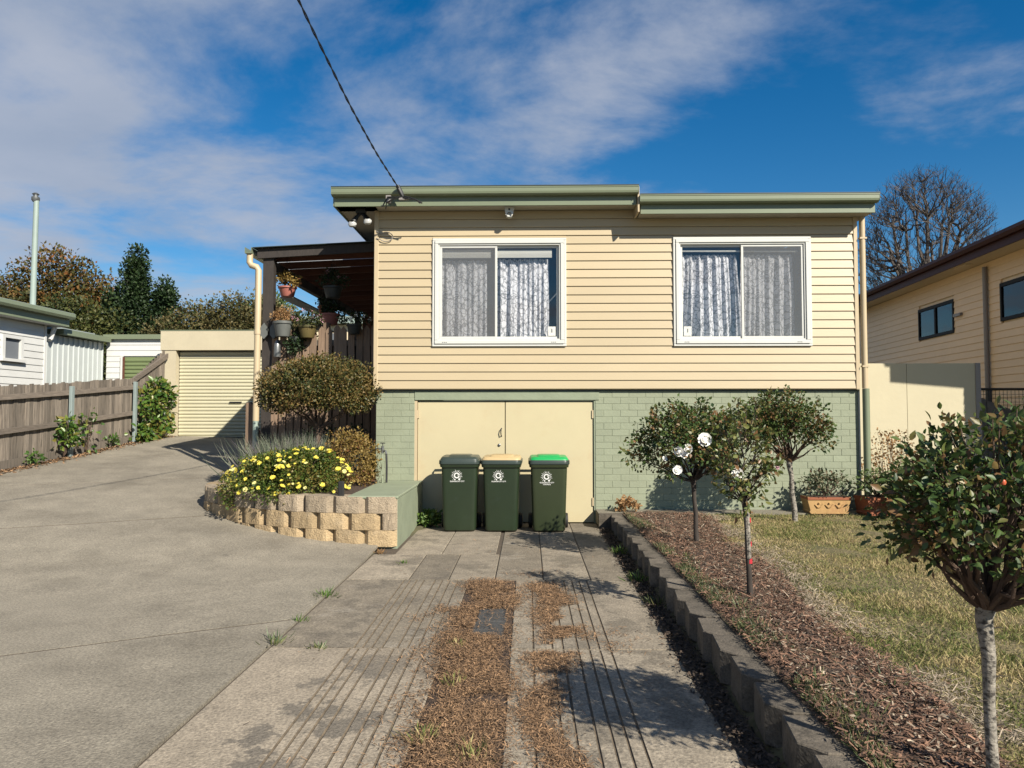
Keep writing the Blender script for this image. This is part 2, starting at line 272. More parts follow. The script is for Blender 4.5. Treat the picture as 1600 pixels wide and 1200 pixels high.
# ------------------------------------------------------------------ mesh helpers
class MB:
    def __init__(s): s.v = []; s.f = []; s.smooth = False
    def add(s, vs_, fs_):
        o = len(s.v); s.v += [tuple(p) for p in vs_]; s.f += [tuple(i + o for i in f) for f in fs_]; return s
    def box(s, x0, x1, y0, y1, z0, z1):
        return s.add([(x0, y0, z0), (x1, y0, z0), (x1, y1, z0), (x0, y1, z0), (x0, y0, z1), (x1, y0, z1), (x1, y1, z1), (x0, y1, z1)],
                     [(0, 3, 2, 1), (4, 5, 6, 7), (0, 1, 5, 4), (1, 2, 6, 5), (2, 3, 7, 6), (3, 0, 4, 7)])
    def prism(s, prof, a, b, axis='x'):
        """closed profile (pairs) extruded from a to b along the axis; pairs are (y,z) for x, (x,z) for y, (x,y) for z"""
        n = len(prof)
        mk = {'x': lambda p, t: (t, p[0], p[1]), 'y': lambda p, t: (p[0], t, p[1]), 'z': lambda p, t: (p[0], p[1], t)}[axis]
        return s.add([mk(p, a) for p in prof] + [mk(p, b) for p in prof],
                     [(i, (i + 1) % n, n + (i + 1) % n, n + i) for i in range(n)] + [tuple(range(n))[::-1], tuple(range(n, 2 * n))])
    def tube(s, pts, r, n=8, cap=True):
        pts = [Vector(p) for p in pts]; m = len(pts); rs = r if hasattr(r, '__len__') else [r] * m
        o = len(s.v); prev = None
        for i, p in enumerate(pts):
            d = (pts[min(i + 1, m - 1)] - pts[max(i - 1, 0)])
            d = d.normalized() if d.length > 1e-9 else Vector((0, 0, 1))
            if prev is None:
                u = d.orthogonal().normalized()
            else:
                u = prev - d * prev.dot(d); u = u.normalized() if u.length > 1e-6 else d.orthogonal().normalized()
            prev = u; w = d.cross(u)
            for k in range(n):
                a = 2 * math.pi * k / n; q = p + (u * math.cos(a) + w * math.sin(a)) * rs[i]; s.v.append(tuple(q))
        for i in range(m - 1):
            for k in range(n):
                a = o + i * n + k; b = o + i * n + (k + 1) % n; s.f.append((a, b, b + n, a + n))
        if cap:
            s.f.append(tuple(o + k for k in range(n))[::-1]); s.f.append(tuple(o + (m - 1) * n + k for k in range(n)))
        return s
    def lathe(s, prof, c=(0, 0, 0), n=20):
        o = len(s.v); m = len(prof)
        for r, z in prof:
            for k in range(n):
                a = 2 * math.pi * k / n; s.v.append((c[0] + r * math.cos(a), c[1] + r * math.sin(a), c[2] + z))
        for i in range(m - 1):
            for k in range(n):
                a = o + i * n + k; b = o + i * n + (k + 1) % n; s.f.append((a, b, b + n, a + n))
        return s
    def loft(s, secs, n=28, caps=True):
        """secs: (z, width, depth, ycentre, corner)"""
        o = len(s.v)
        for z, w, d, yc, e in secs:
            for k in range(n):
                a = 2 * math.pi * k / n; c, q = math.cos(a), math.sin(a)
                s.v.append((math.copysign(abs(c) ** e, c) * w / 2, yc + math.copysign(abs(q) ** e, q) * d / 2, z))
        for i in range(len(secs) - 1):
            for k in range(n):
                a = o + i * n + k; b = o + i * n + (k + 1) % n; s.f.append((a, b, b + n, a + n))
        if caps:
            s.f.append(tuple(o + k for k in range(n))[::-1]); s.f.append(tuple(o + (len(secs) - 1) * n + k for k in range(n)))
        return s
    def mesh(s, name, m, smooth=None):
        me = bpy.data.meshes.new(name); me.from_pydata(s.v, [], s.f); me.update()
        if m: me.materials.append(MATS[m])
        if smooth: 
            me.polygons.foreach_set('use_smooth', [True] * len(me.polygons))
            try: me.set_sharp_from_angle(angle=rad(40))
            except Exception: pass
        return me
    def build(s, name, m, parent=None, smooth=None, loc=None, rot=None):
        return link(name, s.mesh(name, m, smooth), parent, loc, rot)
def link(name, me, parent=None, loc=None, rot=None):
    o = bpy.data.objects.new(name, me); COL.objects.link(o)
    if parent: o.parent = parent
    if loc is not None: o.location = loc
    if rot is not None: o.rotation_euler = rot
    return o
def tag(o, label=None, cat=None, group=None, kind=None):
    if label: o['label'] = label
    if cat: o['category'] = cat
    if group: o['group'] = group
    if kind: o['kind'] = kind
    return o
def thing(name, label, cat, loc=(0, 0, 0), rz=0, group=None):
    o = bpy.data.objects.new(name, None); COL.objects.link(o); o.location = loc; o.rotation_euler = (0, 0, rz); o.empty_display_size = 0.1
    return tag(o, label, cat, group)
def bevel(o, w=0.004, seg=1):
    m = o.modifiers.new('bevel', 'BEVEL'); m.width = w; m.segments = seg; m.limit_method = 'ANGLE'; m.angle_limit = rad(50); return o

# leaf templates: x = width, y = along the leaf, z = up
LEAF4 = (np.array([(0, 0, 0), (-.36, .45, .10), (0, 1, 0), (.36, .45, .10)]), [(0, 3, 2), (0, 2, 1)])
LEAF8 = (np.array([(0, 0, 0), (-.19, .20, .05), (-.27, .46, .08), (-.16, .76, .03), (0, 1, -.08), (.16, .76, .03), (.27, .46, .08), (.19, .20, .05), (0, .5, 0)]),
         [(0, 8, 1), (1, 8, 2), (2, 8, 3), (3, 8, 4), (4, 8, 5), (5, 8, 6), (6, 8, 7), (7, 8, 0)])
BLADE = (np.array([(-.05, 0, 0), (.05, 0, 0), (.035, .55, .10), (-.035, .55, .10), (0, 1, .0)]), [(0, 1, 2, 3), (3, 2, 4)])
STRIP = (np.array([(-.5, -.5, 0), (.5, -.5, 0), (.5, .5, 0), (-.5, .5, 0)]), [(0, 1, 2, 3)])
def unit(a): return a / np.maximum(np.linalg.norm(a, axis=1, keepdims=True), 1e-9)
def scatter(name, pos, axis, nor, size, tmpl, m, parent=None, width=None):
    """one mesh of many leaves; axis = leaf direction, nor = rough face normal"""
    pos = np.asarray(pos, float); n = len(pos); ax = unit(np.asarray(axis, float)); w = unit(np.cross(ax, nor)); up = np.cross(w, ax)
    tv, tf = tmpl; k = len(tv); size = np.broadcast_to(np.asarray(size, float), (n,)); wd = size if width is None else np.broadcast_to(np.asarray(width, float), (n,))
    V = pos[:, None, :] + tv[None, :, 0, None] * w[:, None, :] * wd[:, None, None] + tv[None, :, 1, None] * ax[:, None, :] * size[:, None, None] + tv[None, :, 2, None] * up[:, None, :] * size[:, None, None]
    ls = np.concatenate([np.array(f) for f in tf]); cnt = np.array([len(f) for f in tf])
    loops = (ls[None, :] + (np.arange(n) * k)[:, None]).ravel().astype(np.int32)
    tot = np.tile(cnt, n); st = np.concatenate([[0], np.cumsum(tot)[:-1]]).astype(np.int32)
    me = bpy.data.meshes.new(name); me.vertices.add(n * k); me.vertices.foreach_set('co', V.ravel().astype(np.float32))
    me.loops.add(len(loops)); me.loops.foreach_set('vertex_index', loops)
    me.polygons.add(len(tot)); me.polygons.foreach_set('loop_start', st)
    me.update(calc_edges=True); me.validate()
    me.materials.append(MATS[m])
    return link(name, me, parent)
def rdir(n):
    return unit(rng.normal(size=(n, 3)))

# ------------------------------------------------------------------ ground levels
_s = np.array([-20, 7.6, 8.5, 9.5, 10.9, 13, 16, 18.5, 19.5, 24, 60]); _z = np.array([0, 0, .02, .13, .30, .50, .74, .98, 1.05, 1.3, 1.6])
_ss = np.linspace(-20, 60, 1601); _zz = np.interp(_ss, _s, _z); _k = np.hanning(31); _k /= _k.sum(); _zs = np.convolve(np.pad(_zz, 15, 'edge'), _k, 'valid')
def drive_z(x, y): return float(np.interp(-.47 * x + .88 * y, _ss, _zs))
def sstep(a, b, t): t = min(1, max(0, (t - a) / (b - a))); return t * t * (3 - 2 * t)
LAWN = 0.19

# ================================================================== SETTING
xs = [-500, -200, -80, -40, -22] + list(np.linspace(-15, -2.2, 33)) + [-1.9, -1.0, 0, 1.0, 1.10, 1.3] + list(np.linspace(2, 12, 15)) + [16, 22, 40, 80, 200, 500]
ys = [-300, -100, -30, -10] + list(np.linspace(-5, 20, 51)) + [24, 30, 45, 80, 150, 300, 600]
b = MB()
def terr(x, y):
    if x <= -1.85: z = drive_z(max(x, -12), y) - .10
    elif x < 1.2: z = -.07
    else: z = LAWN - .08
    z2 = 1.0 + .25 * sstep(18, 40, y)
    t = sstep(12.5, 17, y) if x > -4 else sstep(18, 20, y)
    if x > 5.5: t = max(t, sstep(11.8, 13, y) * .6)
    return z * (1 - t) + z2 * t
for y in ys:
    for x in xs: b.v.append((x, y, terr(x, y)))
nx = len(xs)
for j in range(len(ys) - 1):
    for i in range(nx - 1): b.f.append((j * nx + i, j * nx + i + 1, (j + 1) * nx + i + 1, (j + 1) * nx + i))
tag(b.build('ground', 'terrain', smooth=True), kind='structure')

# --- straight driveway to the under-house garage: slabs with grooved wheel tracks
drive = tag(MB().box(-1.79, 1.14, -3.0, 10.97, -.062, -.009).build('driveway', 'joint_dirt'), kind='structure')
GL = [-1.22, -1.16, -1.096, -1.026, -.92, -.85, -.778, -.70]
GR = [.035, .166, .239, .34, .417, .487, .56]
def slab_profile(x0, x1, grooves, zt):
    p = [(x0 + .004, zt - .004)] ; p = [(x0, -.045), (x0, zt - .005), (x0 + .006, zt)]
    for g in grooves:
        w = .0075; p += [(g - w, zt), (g - w * .6, zt - .007), (g + w * .6, zt - .007), (g + w, zt)]
    return p + [(x1 - .006, zt), (x1, zt - .005), (x1, -.045)]
def slab(x0, x1, y0, y1, grooves=(), m='concrete_strip', dz=0.0):
    p = slab_profile(x0, x1, [g for g in grooves if x0 + .03 < g < x1 - .03], dz)
    bb = MB(); n = len(p)
    bb.v = [(q[0], y0, q[1]) for q in p] + [(q[0], y1, q[1]) for q in p]
    bb.f = [(i, i + n, i + 1 + n, i + 1) for i in range(n - 1)]
    # end caps as fans of quads down to the base line
    for off, flip in ((0, False), (n, True)):
        base = len(bb.v); bb.v += [(q[0], (y0, y1)[off > 0], -.045) for q in p]
        for i in range(1, n - 2):
            f = (off + i, off + i + 1, base + i + 1, base + i); bb.f.append(f if flip else f[::-1])
    o = bb.build('slab', m, drive)
    o.data.materials.append(MATS['groove_dirt'])
    for pg in o.data.polygons:
        zc = [bb.v[i][2] for i in pg.vertices]
        if len(pg.vertices) == 4 and min(zc) > -.03 and min(zc) < dz - .005: pg.material_index = 1
    return o
rows = [(-3.0, .89), (.91, 2.99), (3.01, 5.095), (5.117, 7.19)]
for i, (a, c) in enumerate(rows):
    slab(-1.775, -.575, a, c, [g + (.02 if i == 3 else 0) for g in GL], 'concrete_dark' if i == 3 else 'concrete_strip', dz=random.uniform(-.001, .004))
    slab(-.12, .99, a, c, GR, 'concrete_mid', dz=random.uniform(-.001, .004))
for x0, x1, y0, y1 in ((-1.775, -1.17, 7.212, 8.5), (-1.16, -.78, 7.212, 8.5), (-.77, -.33, 7.212, 8.5), (-1.53, -1.0, 8.51, 10.96), (-.99, -.37, 8.51, 10.96), (-.32, .14, 7.212, 10.96), (.15, .60, 7.212, 10.96), (.61, 1.0, 7.212, 10.96), (-.36, -.335, 8.51, 10.96)):
    if x1 - x0 > .05: slab(x0, x1, y0, y1, (), random.choice(('concrete_mid', 'concrete_dark', 'concrete_dark')), dz=random.uniform(-.001, .004))
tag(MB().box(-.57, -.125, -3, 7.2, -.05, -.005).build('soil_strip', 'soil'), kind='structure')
for (x0, x1, y0, y1) in ((-.42, -.18, 5.35, 5.75), (-.40, -.17, 5.77, 6.2)):
    bevel(MB().box(x0, x1, y0, y1, -.014, .004).build('paver', 'slate', drive), .004)

# --- wide concrete apron sloping up to the back garage, cut by joints across its run
bm = bmesh.new()
GX = np.concatenate([np.linspace(-14.0, -9.0, 11), np.linspace(-8.8, -1.80, 36)]); GY = np.linspace(-4, 18.02, 111)
vv = [[bm.verts.new((x, y, drive_z(x, y) + .004 + .006 * math.sin(x * 1.3 + y * .7) * sstep(-1.8, -3.5, x) if x > -8.9 else drive_z(x, y) + .004)) for x in GX if x >= -8.8] for y in GY]
for j in range(len(GY) - 1):
    for i in range(len(vv[0]) - 1): bm.faces.new((vv[j][i], vv[j][i + 1], vv[j + 1][i + 1], vv[j + 1][i]))
apron = tag(bpy.data.objects.new('side_driveway', None), kind='structure'); COL.objects.link(apron)
under = bpy.data.meshes.new('joint_bed'); bmu = bm.copy(); bmesh.ops.translate(bmu, verts=bmu.verts, vec=(0, 0, -.0025)); bmu.to_mesh(under); under.materials.append(MATS['joint_dirt']); link('joint_bed', under, apron)
cuts = [-9, 1.6, 5.95, 10.55, 13.4, 16.4, 40]
for a, c in zip(cuts[:-1], cuts[1:]):
    p = bm.copy(); geom = lambda: list(p.verts) + list(p.edges) + list(p.faces)
    bmesh.ops.bisect_plane(p, geom=geom(), plane_co=Vector((-.47, .88, 0)) * ((a + .014) / .9953), plane_no=(-.47, .88, 0), clear_inner=True)
    bmesh.ops.bisect_plane(p, geom=geom(), plane_co=Vector((-.47, .88, 0)) * ((c - .014) / .9953), plane_no=(-.47, .88, 0), clear_outer=True)
    ed = [e for e in p.edges if e.is_boundary]
    if ed:
        r = bmesh.ops.extrude_edge_only(p, edges=ed); bmesh.ops.translate(p, verts=[v for v in r['geom'] if isinstance(v, bmesh.types.BMVert)], vec=(0, 0, -.03))
    me = bpy.data.meshes.new('slab'); p.to_mesh(me); me.materials.append(MATS['concrete']); me.polygons.foreach_set('use_smooth', [True] * len(me.polygons)); me.set_sharp_from_angle(angle=rad(40)); link('slab', me, apron); p.free()
bm.free()

# --- lawn and mulch bed behind the low block edging
def bed_edge(y): return 1.86 + .075 * (y - 3.0) + .06 * math.sin(y * 2.1)
b = MB(); LX = np.linspace(1.36, 7.6, 63); LY = np.linspace(-2.5, 10.62, 132)
for y in LY:
    for x in LX: b.v.append((x, y, LAWN - .012 + .014 * math.sin(x * 3.1 + 1) * math.sin(y * 2.3) + .012 * math.sin(x * 7.7 + y * 5.1) + .02 * sstep(2.0, 1.6, x)))
n = len(LX)
for j in range(len(LY) - 1):
    for i in range(n - 1): b.f.append((j * n + i, j * n + i + 1, (j + 1) * n + i + 1, (j + 1) * n + i))
lawn = b.build('lawn', 'lawn_soil', smooth=True); tag(lawn, kind='structure')
b = MB(); NB = 18
for y in LY:
    e = bed_edge(y)
    for i in range(NB):
        x = 1.33 + (e - 1.33) * i / (NB - 1); t = i / (NB - 1)
        b.v.append((x, y, LAWN + .012 + .03 * math.sin(t * math.pi) + .010 * math.sin(x * 21 + y * 13) * math.sin(y * 17) - .03 * (t > .99)))
for j in range(len(LY) - 1):
    for i in range(NB - 1): b.f.append((j * NB + i, j * NB + i + 1, (j + 1) * NB + i + 1, (j + 1) * NB + i))
tag(b.build('garden_bed', 'mulch_base', smooth=True), kind='structure')
b = MB(); b.box(1.0, 7.4, 10.60, 10.985, .02, .205); tag(b.build('path', 'concrete_path'), kind='structure')

# ================================================================== HOUSE
house = thing('house', 'low cream weatherboard house on a sage green brick base with two white windows', 'house', (1.3, 11, 0))
house.location = (0, 0, 0)
FW = 11.0; CW = 10.935
# brick base: painted bricks one by one over a mortar backing
base = MB()
base.box(1.0, 4.88, FW + .0034, FW + .2, -.05, 1.955); base.box(-2.28, -1.70, FW + .0034, FW + .2, -.05, 1.955)
base.box(-2.28, -2.1, FW + .2, 18.9, -.05, 1.955); base.box(4.70, 4.88, FW + .2, 18.9, -.05, 1.955); base.box(-2.1, 4.7, 18.75, 18.9, -.05, 1.955)
fw = base.build('foundation_wall', 'mortar_green', house)
bl, bh, gap = .25, .0955, .0030
def brick_mesh(l):
    q = MB(); ch = .003; d = .03; x0, x1, z0, z1 = gap / 2, l - gap / 2, gap / 2, bh - gap / 2
    q.v = [(x0 + ch, 0, z0 + ch), (x1 - ch, 0, z0 + ch), (x1 - ch, 0, z1 - ch), (x0 + ch, 0, z1 - ch), (x0, ch, z0), (x1, ch, z0), (x1, ch, z1), (x0, ch, z1), (x0, d, z0), (x1, d, z0), (x1, d, z1), (x0, d, z1)]
    q.f = [(0, 1, 2, 3), (4, 5, 1, 0), (5, 6, 2, 1), (6, 7, 3, 2), (7, 4, 0, 3), (4, 8, 9, 5), (5, 9, 10, 6), (6, 10, 11, 7), (7, 11, 8, 4)]
    return q
bcache = {}; rest = MB(); nb = 0
def put_brick(x, z, l, single=True):
    global nb
    yo = FW - random.uniform(0, .0025)
    k = round(l, 3)
    if single and nb < 296:
        if k not in bcache: bcache[k] = brick_mesh(l).mesh('brick', 'brick_green')
        link('brick', bcache[k], fw, (x, yo, z)); nb += 1
    else:
        q = brick_mesh(l); rest.add([(p[0] + x, p[1] + yo, p[2] + z) for p in q.v], q.f)
def lay(x0, x1, single):
    z = 1.955 - bh; r = 0
    while z > -.06:
        x = x0 - (bl / 2 if r % 2 else 0)
        while x < x1 - .02:
            a = max(x, x0); c = min(x + bl, x1)
            if c - a > .03 and not (single and z < .10): put_brick(a, z, c - a, single and c - a > .05)
            x += bl
        z -= bh; r += 1
lay(1.0, 4.88, True); lay(-2.28, -1.70, False)
tag(rest.build('brick_remainder', 'brick_green', fw), kind='stuff')
# lintel beam over the garage doors and flashing line under the cladding
bevel(MB().box(-1.70, 1.06, FW - .012, FW + .16, 1.818, 1.955).build('lintel', 'render_green', house), .006)
MB().box(-2.30, 4.90, FW - .02, FW + .1, 1.957, 1.972).build('flashing', 'roof_dark', house)
# garage doors
for i, (x0, x1) in enumerate(((-1.655, -.350), (-.338, .975))):
    d = bevel(MB().box(x0, x1, FW + .03, FW + .07, .004, 1.80).build('garage_door', 'door_cream', house), .004)
    hx = x0 + .008 if i == 0 else x1 - .008
    for hz in (1.55, .25): MB().box(hx - .014, hx + .014, FW + .012, FW + .032, hz, hz + .12).build('hinge', 'trim_cream', d)
    if i == 0:
        h = MB(); h.tube([(-.395, FW + .03, 1.40), (-.402, FW - .005, 1.385), (-.407, FW - .01, 1.34), (-.402, FW - .005, 1.295), (-.395, FW + .03, 1.28)], .008, 6); h.build('handle', 'dark_metal', d, True)
        h = MB(); h.lathe([(.0, .0), (.020, .0), (.022, .012), (.012, .02), (0, .021)], n=12); h.build('lock', 'grey_metal', d, True, (-.43, FW + .03, 1.15), (rad(90), 0, 0))
for x0, x1 in ((-1.70, -1.66), (.98, 1.03)): MB().box(x0, x1, FW + .006, FW + .10, 0, 1.815).build('door_jamb', 'trim_cream' if x0 < 0 else 'render_green', house)
MB().box(-1.70, 1.06, FW + .075, FW + .11, 0, 1.815).build('garage_lining', 'roof_dark', house)

# --- cladding
Z0, EXPO = 1.982, .1278
X0, X1 = -2.245, 4.825
WIN = [(-1.43, .571, 2.618, 4.245), (2.16, 4.195, 2.615, 4.245)]
bk = MB()                                      # wall behind the boards, with openings
def wall_with_holes(q, x0, x1, y0, y1, z0, z1, holes):
    holes = sorted(holes); x = x0
    for (a, c, e, f) in holes:
        q.box(x, a, y0, y1, z0, z1); q.box(a, c, y0, y1, z0, e); q.box(a, c, y0, y1, f, z1); x = c
    q.box(x, x1, y0, y1, z0, z1)
wall_with_holes(bk, -2.30, 4.86, CW + .03, CW + .15, 1.974, 4.70, [(w[0] + .07, w[1] - .07, w[2] + .07, w[3] - .07) for w in WIN])
clad = bk.build('cladding', 'trim_cream', house)
def board(x0, x1, z, h=EXPO, first=False):
    t = h / EXPO
    p = [(CW + .032, z), (CW - .004, z), (CW - .007, z + .004), (CW - .0045, z + h * .40), (CW + .001, z + h * .45), (CW - .003, z + h * .50), (CW + .012, z + h * .985), (CW + .032, z + h * .985)]
    p = [(CW + .032, z + .002), (CW - .002, z + .002), (CW - .007, z + .008), (CW + .008, z + h - .004), (CW + .022, z + h), (CW + .032, z + h)]
    MB().prism(p[::-1], x0, x1).build('weatherboard', 'vinyl', clad)
for k in range(21):
    z = Z0 + k * EXPO; h = EXPO
    if z + h > 4.69: h = 4.69 - z
    cutsx = []
    for (a, c, e, f) in WIN:
        if z + h > e + .01 and z < f - .01: cutsx.append((a, c, e, f))
    x = X0
    for (a, c, e, f) in cutsx:
        board(x, a, z, h)
        if z + h > f + .01: board(a, c, f, z + h - f)
        x = c
    board(x, X1, z, h)
for a, c in ((-2.312, X0), (X1, 4.885)):
    bevel(MB().box(a, c, CW - .014, CW + .06, 1.975, 4.70).build('corner_trim', 'trim_cream', house), .006)
MB().box(-2.312, -2.25, CW + .06, 18.9, 1.975, 4.72).build('side_wall', 'trim_cream', house)
MB().box(4.82, 4.882, CW + .06, 18.9, 1.975, 4.72).build('side_wall', 'trim_cream', house)
MB().box(-2.25, 4.82, 18.8, 18.9, 1.975, 4.72).build('back_wall', 'trim_cream', house)
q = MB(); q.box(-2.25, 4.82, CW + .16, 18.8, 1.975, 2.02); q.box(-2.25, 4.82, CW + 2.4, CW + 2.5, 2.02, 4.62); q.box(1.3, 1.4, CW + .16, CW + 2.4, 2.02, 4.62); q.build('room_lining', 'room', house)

# --- windows
def frame_rect(q, x0, x1, z0, z1, w, y0, y1, wb=None):
    wb = wb or w
    q.box(x0, x1, y0, y1, z0, z0 + wb); q.box(x0, x1, y0, y1, z1 - w, z1); q.box(x0, x0 + w, y0, y1, z0 + wb, z1 - w); q.box(x1 - w, x1, y0, y1, z0 + wb, z1 - w)
def window(i, x0, x1, z0, z1):
    outer = MB(); frame_rect(outer, x0, x1, z0, z1, .035, CW - .028, CW + .05)
    w = bevel(outer.build('window', 'window_beige' if 0 else 'window_white', house), .005)
    a = .036; q = MB(); frame_rect(q, x0 + a, x1 - a, z0 + a, z1 - a, .05, CW - .044, CW + .05, .055); bevel(q.build('frame', 'window_white', w), .006)
    a2 = a + .05; q = MB(); frame_rect(q, x0 + a2, x1 - a2, z0 + a2 + .005, z1 - a2, .022, CW - .026, CW + .06); bevel(q.build('track', 'window_white', w), .003)
    a3 = a2 + .023; xm = (x0 + x1) / 2 - (.05 if i == 0 else -.01)
    for s, (p0, p1, yy) in enumerate(((x0 + a3, xm + .02, CW + .004), (xm - .02, x1 - a3, CW + .026) )):
        if (i == 1): yy = (CW + .004, CW + .004 + .022)[1 - s] if False else (CW + .026, CW + .004)[s]
        q = MB(); frame_rect(q, p0, p1, z0 + a3 + .006, z1 - a3, .034, yy - .012, yy + .012); sash = bevel(q.build('sash', 'window_white', w), .003)
        g = MB(); g.box(p0 + .03, p1 - .03, yy - .003, yy + .003, z0 + a3 + .036, z1 - a3 - .03); g.build('pane', 'glass', sash)
        if s == (0 if i == 0 else 1):
            g = MB(); yz = yy - .0105; g.add([(p0 + .034, yz, z0 + a3 + .04), (p1 - .034, yz, z0 + a3 + .04), (p1 - .034, yz, z1 - a3 - .034), (p0 + .034, yz, z1 - a3 - .034)], [(0, 1, 2, 3)]); g.build('fly_screen', 'fly_screen', sash)
        if (i == 0 and s == 1) or (i == 1 and s == 0):
            px = p1 - .16 if i == 0 else p0 + .05
            MB().box(px, px + .11, yy - .0062, yy - .0042, z0 + a3 + .05, z0 + a3 + .19).build('sticker', 'sticker', sash)
            MB().box(px + .045, px + .062, yy - .0070, yy - .0064, z0 + a3 + .10, z0 + a3 + .155).build('sticker_mark', 'grey_metal', sash)
    for fx in (x0 + .19, x1 - .19):
        q = MB()
        for k in range(3): q.box(fx - .035 + k * .026, fx - .02 + k * .026, CW - .047, CW - .0435, z0 + a + .02, z0 + a + .028)
        q.build('weep_slot', 'dark_metal', w)
    return xm
xms = [window(i, *w) for i, w in enumerate(WIN)]
# pelmet / rail behind the glass and lace curtains
def curtain(x0, x1, z0, z1, y, folds, amp, lean, label, flare=0.0):
    nxx, nz = 90, 14; vv = []; ff = []; uvs = []
    ph = [random.uniform(0, 6.28) for _ in range(4)]
    for j in range(nz + 1):
        t = j / nz
        for i in range(nxx + 1):
            s = i / nxx
            xx = x0 + (x1 - x0) * s + lean * (1 - t) * s + flare * (1 - t) * (s - .5)
            yy = y + amp * (.35 + .65 * (1 - t) ** .5) * (math.sin(s * folds * 6.28 + ph[0]) * (.6 + .4 * math.sin(s * 5 + ph[1])) + .4 * math.sin(s * folds * 13.7 + ph[2])) + .012 * math.sin(t * 5 + s * 9)
            zz = z0 + (z1 - z0) * t + (.016 * abs(math.sin(s * folds * 6.28)) if j == nz else 0)
            vv.append((xx, yy, zz)); uvs.append(((x1 - x0) * s * 1.5, (z1 - z0) * t))
    for j in range(nz):
        for i in range(nxx): a = j * (nxx + 1) + i; ff.append((a, a + 1, a + nxx + 2, a + nxx + 1))
    me = bpy.data.meshes.new('curtain'); me.from_pydata(vv, [], ff); uvl = me.uv_layers.new(name='UVMap')
    li = [0] * len(me.loops); me.loops.foreach_get('vertex_index', li)
    uvl.data.foreach_set('uv', [c for k in li for c in uvs[k]]); me.materials.append(MATS['lace']); me.polygons.foreach_set('use_smooth', [True] * len(me.polygons))
    tag(link('curtain', me), label, 'curtain', 'lace curtains in the front windows')
CY = CW + .15
curtain(-1.36, -.62, 2.62, 3.93, CY, 4, .045, .0, 'white lace curtain behind the screened left pane of the left window')
curtain(-.48, .32, 2.62, 3.95, CY, 5, .05, .0, 'white lace curtain behind the clear right pane of the left window')
curtain(2.24, 3.15, 2.62, 4.0, CY, 7, .055, .03, 'bright folded lace curtain in the left pane of the right window', .12)
curtain(3.20, 3.98, 2.62, 4.0, CY, 5, .05, -.02, 'greyed lace curtain behind the screened right pane of the right window', .06)
for nm, x0, x1, z0, z1, lab in (('roller_blind', -1.36, -.56, 3.965, 4.085, 'rolled up blind above the curtain in the left pane of the left window'), ('roller_blind', -.50, .36, 3.965, 4.085, 'cream rolled up blind above the curtain in the right pane of the left window')):
    q = MB(); q.prism([(CW + .058, z0), (CW + .052, z0 + .06), (CW + .058, z1), (CW + .085, z1), (CW + .085, z0)][::-1], x0, x1); o = q.build(nm, 'blind'); tag(o, lab, 'blind', 'blinds in the left window')
q = MB(); q.tube([(2.25, CW + .075, 4.055), (4.03, CW + .075, 4.045)], .014, 8); tag(q.build('curtain_rod', 'window_white', None, True), 'thin white curtain rod across the top of the right window', 'curtain rod')

# --- roofs, eaves and gutters: the left roof stands a little higher than the right one
GUT = [(0, .0), (0, -.018), (.006, -.024), (.006, -.072), (.014, -.100), (.040, -.117), (.112, -.122), (.112, .0), (.105, .0), (.105, -.112), (.045, -.108), (.022, -.094), (.014, -.070), (.014, -.006), (.012, .0)]
def eave(x0, x1, yf, zt, left_return=False):
    g = MB(); n = len(GUT)
    g.prism([(yf + y, zt + z) for y, z in GUT][::-1], x0, x1)
    g.box(x0, x0 + .006, yf + .003, yf + .112, zt - .10, zt - .001); g.box(x1 - .006, x1, yf + .003, yf + .112, zt - .10, zt - .001)
    g.build('gutter', 'gutter_green', house)
    MB().box(x0, x1, yf - .006, yf + .004, zt + .0005, zt + .012).build('gutter_lip', 'roof_dark', house)
    bevel(MB().box(x0 + .02, x1 - .02, yf + .115, yf + .140, zt - .255, zt + .01).build('fascia', 'gutter_green', house), .004)
    MB().box(x0 + .02, x1 - .02, yf + .141, CW + .02, zt - .232, zt - .215).build('soffit', 'soffit', house)
YF = 10.50
eave(-2.86, 1.60, YF, 4.905); eave(1.615, 5.03, YF, 4.77)
def roofslab(x0, x1, zt): MB().add([(x0, YF + .02, zt + .012), (x1, YF + .02, zt + .012), (x1, 19.3, zt + .25), (x0, 19.3, zt + .25), (x0, YF + .02, zt - .0), (x1, YF + .02, zt - .0), (x1, 19.3, zt + .20), (x0, 19.3, zt + .20)], [(0, 1, 2, 3), (7, 6, 5, 4), (4, 5, 1, 0), (5, 6, 2, 1), (6, 7, 3, 2), (7, 4, 0, 3)]).build('roof', 'roof_dark', house)
roofslab(-2.84, 1.585, 4.908); roofslab(1.63, 5.01, 4.773)
MB().box(1.588, 1.612, YF + .05, CW + .02, 4.53, 4.90).build('step_fascia', 'trim_cream', house)
# left eave running back beside the porch
MB().box(-2.86, -2.835, YF + .13, 18.9, 4.66, 4.90).build('barge_board', 'gutter_green', house)
MB().box(-2.834, -2.25, CW + .021, 18.9, 4.673, 4.69).build('soffit', 'soffit', house)
MB().box(-2.834, -2.25, YF + .141, CW + .02, 4.673, 4.6895).build('soffit', 'soffit', house)
MB().box(4.87, 5.01, YF + .141, CW + .3, 4.54, 4.553).build('soffit', 'soffit', house)
MB().box(4.99, 5.012, YF + .141, 18.9, 4.55, 4.77).build('barge_board', 'gutter_green', house)
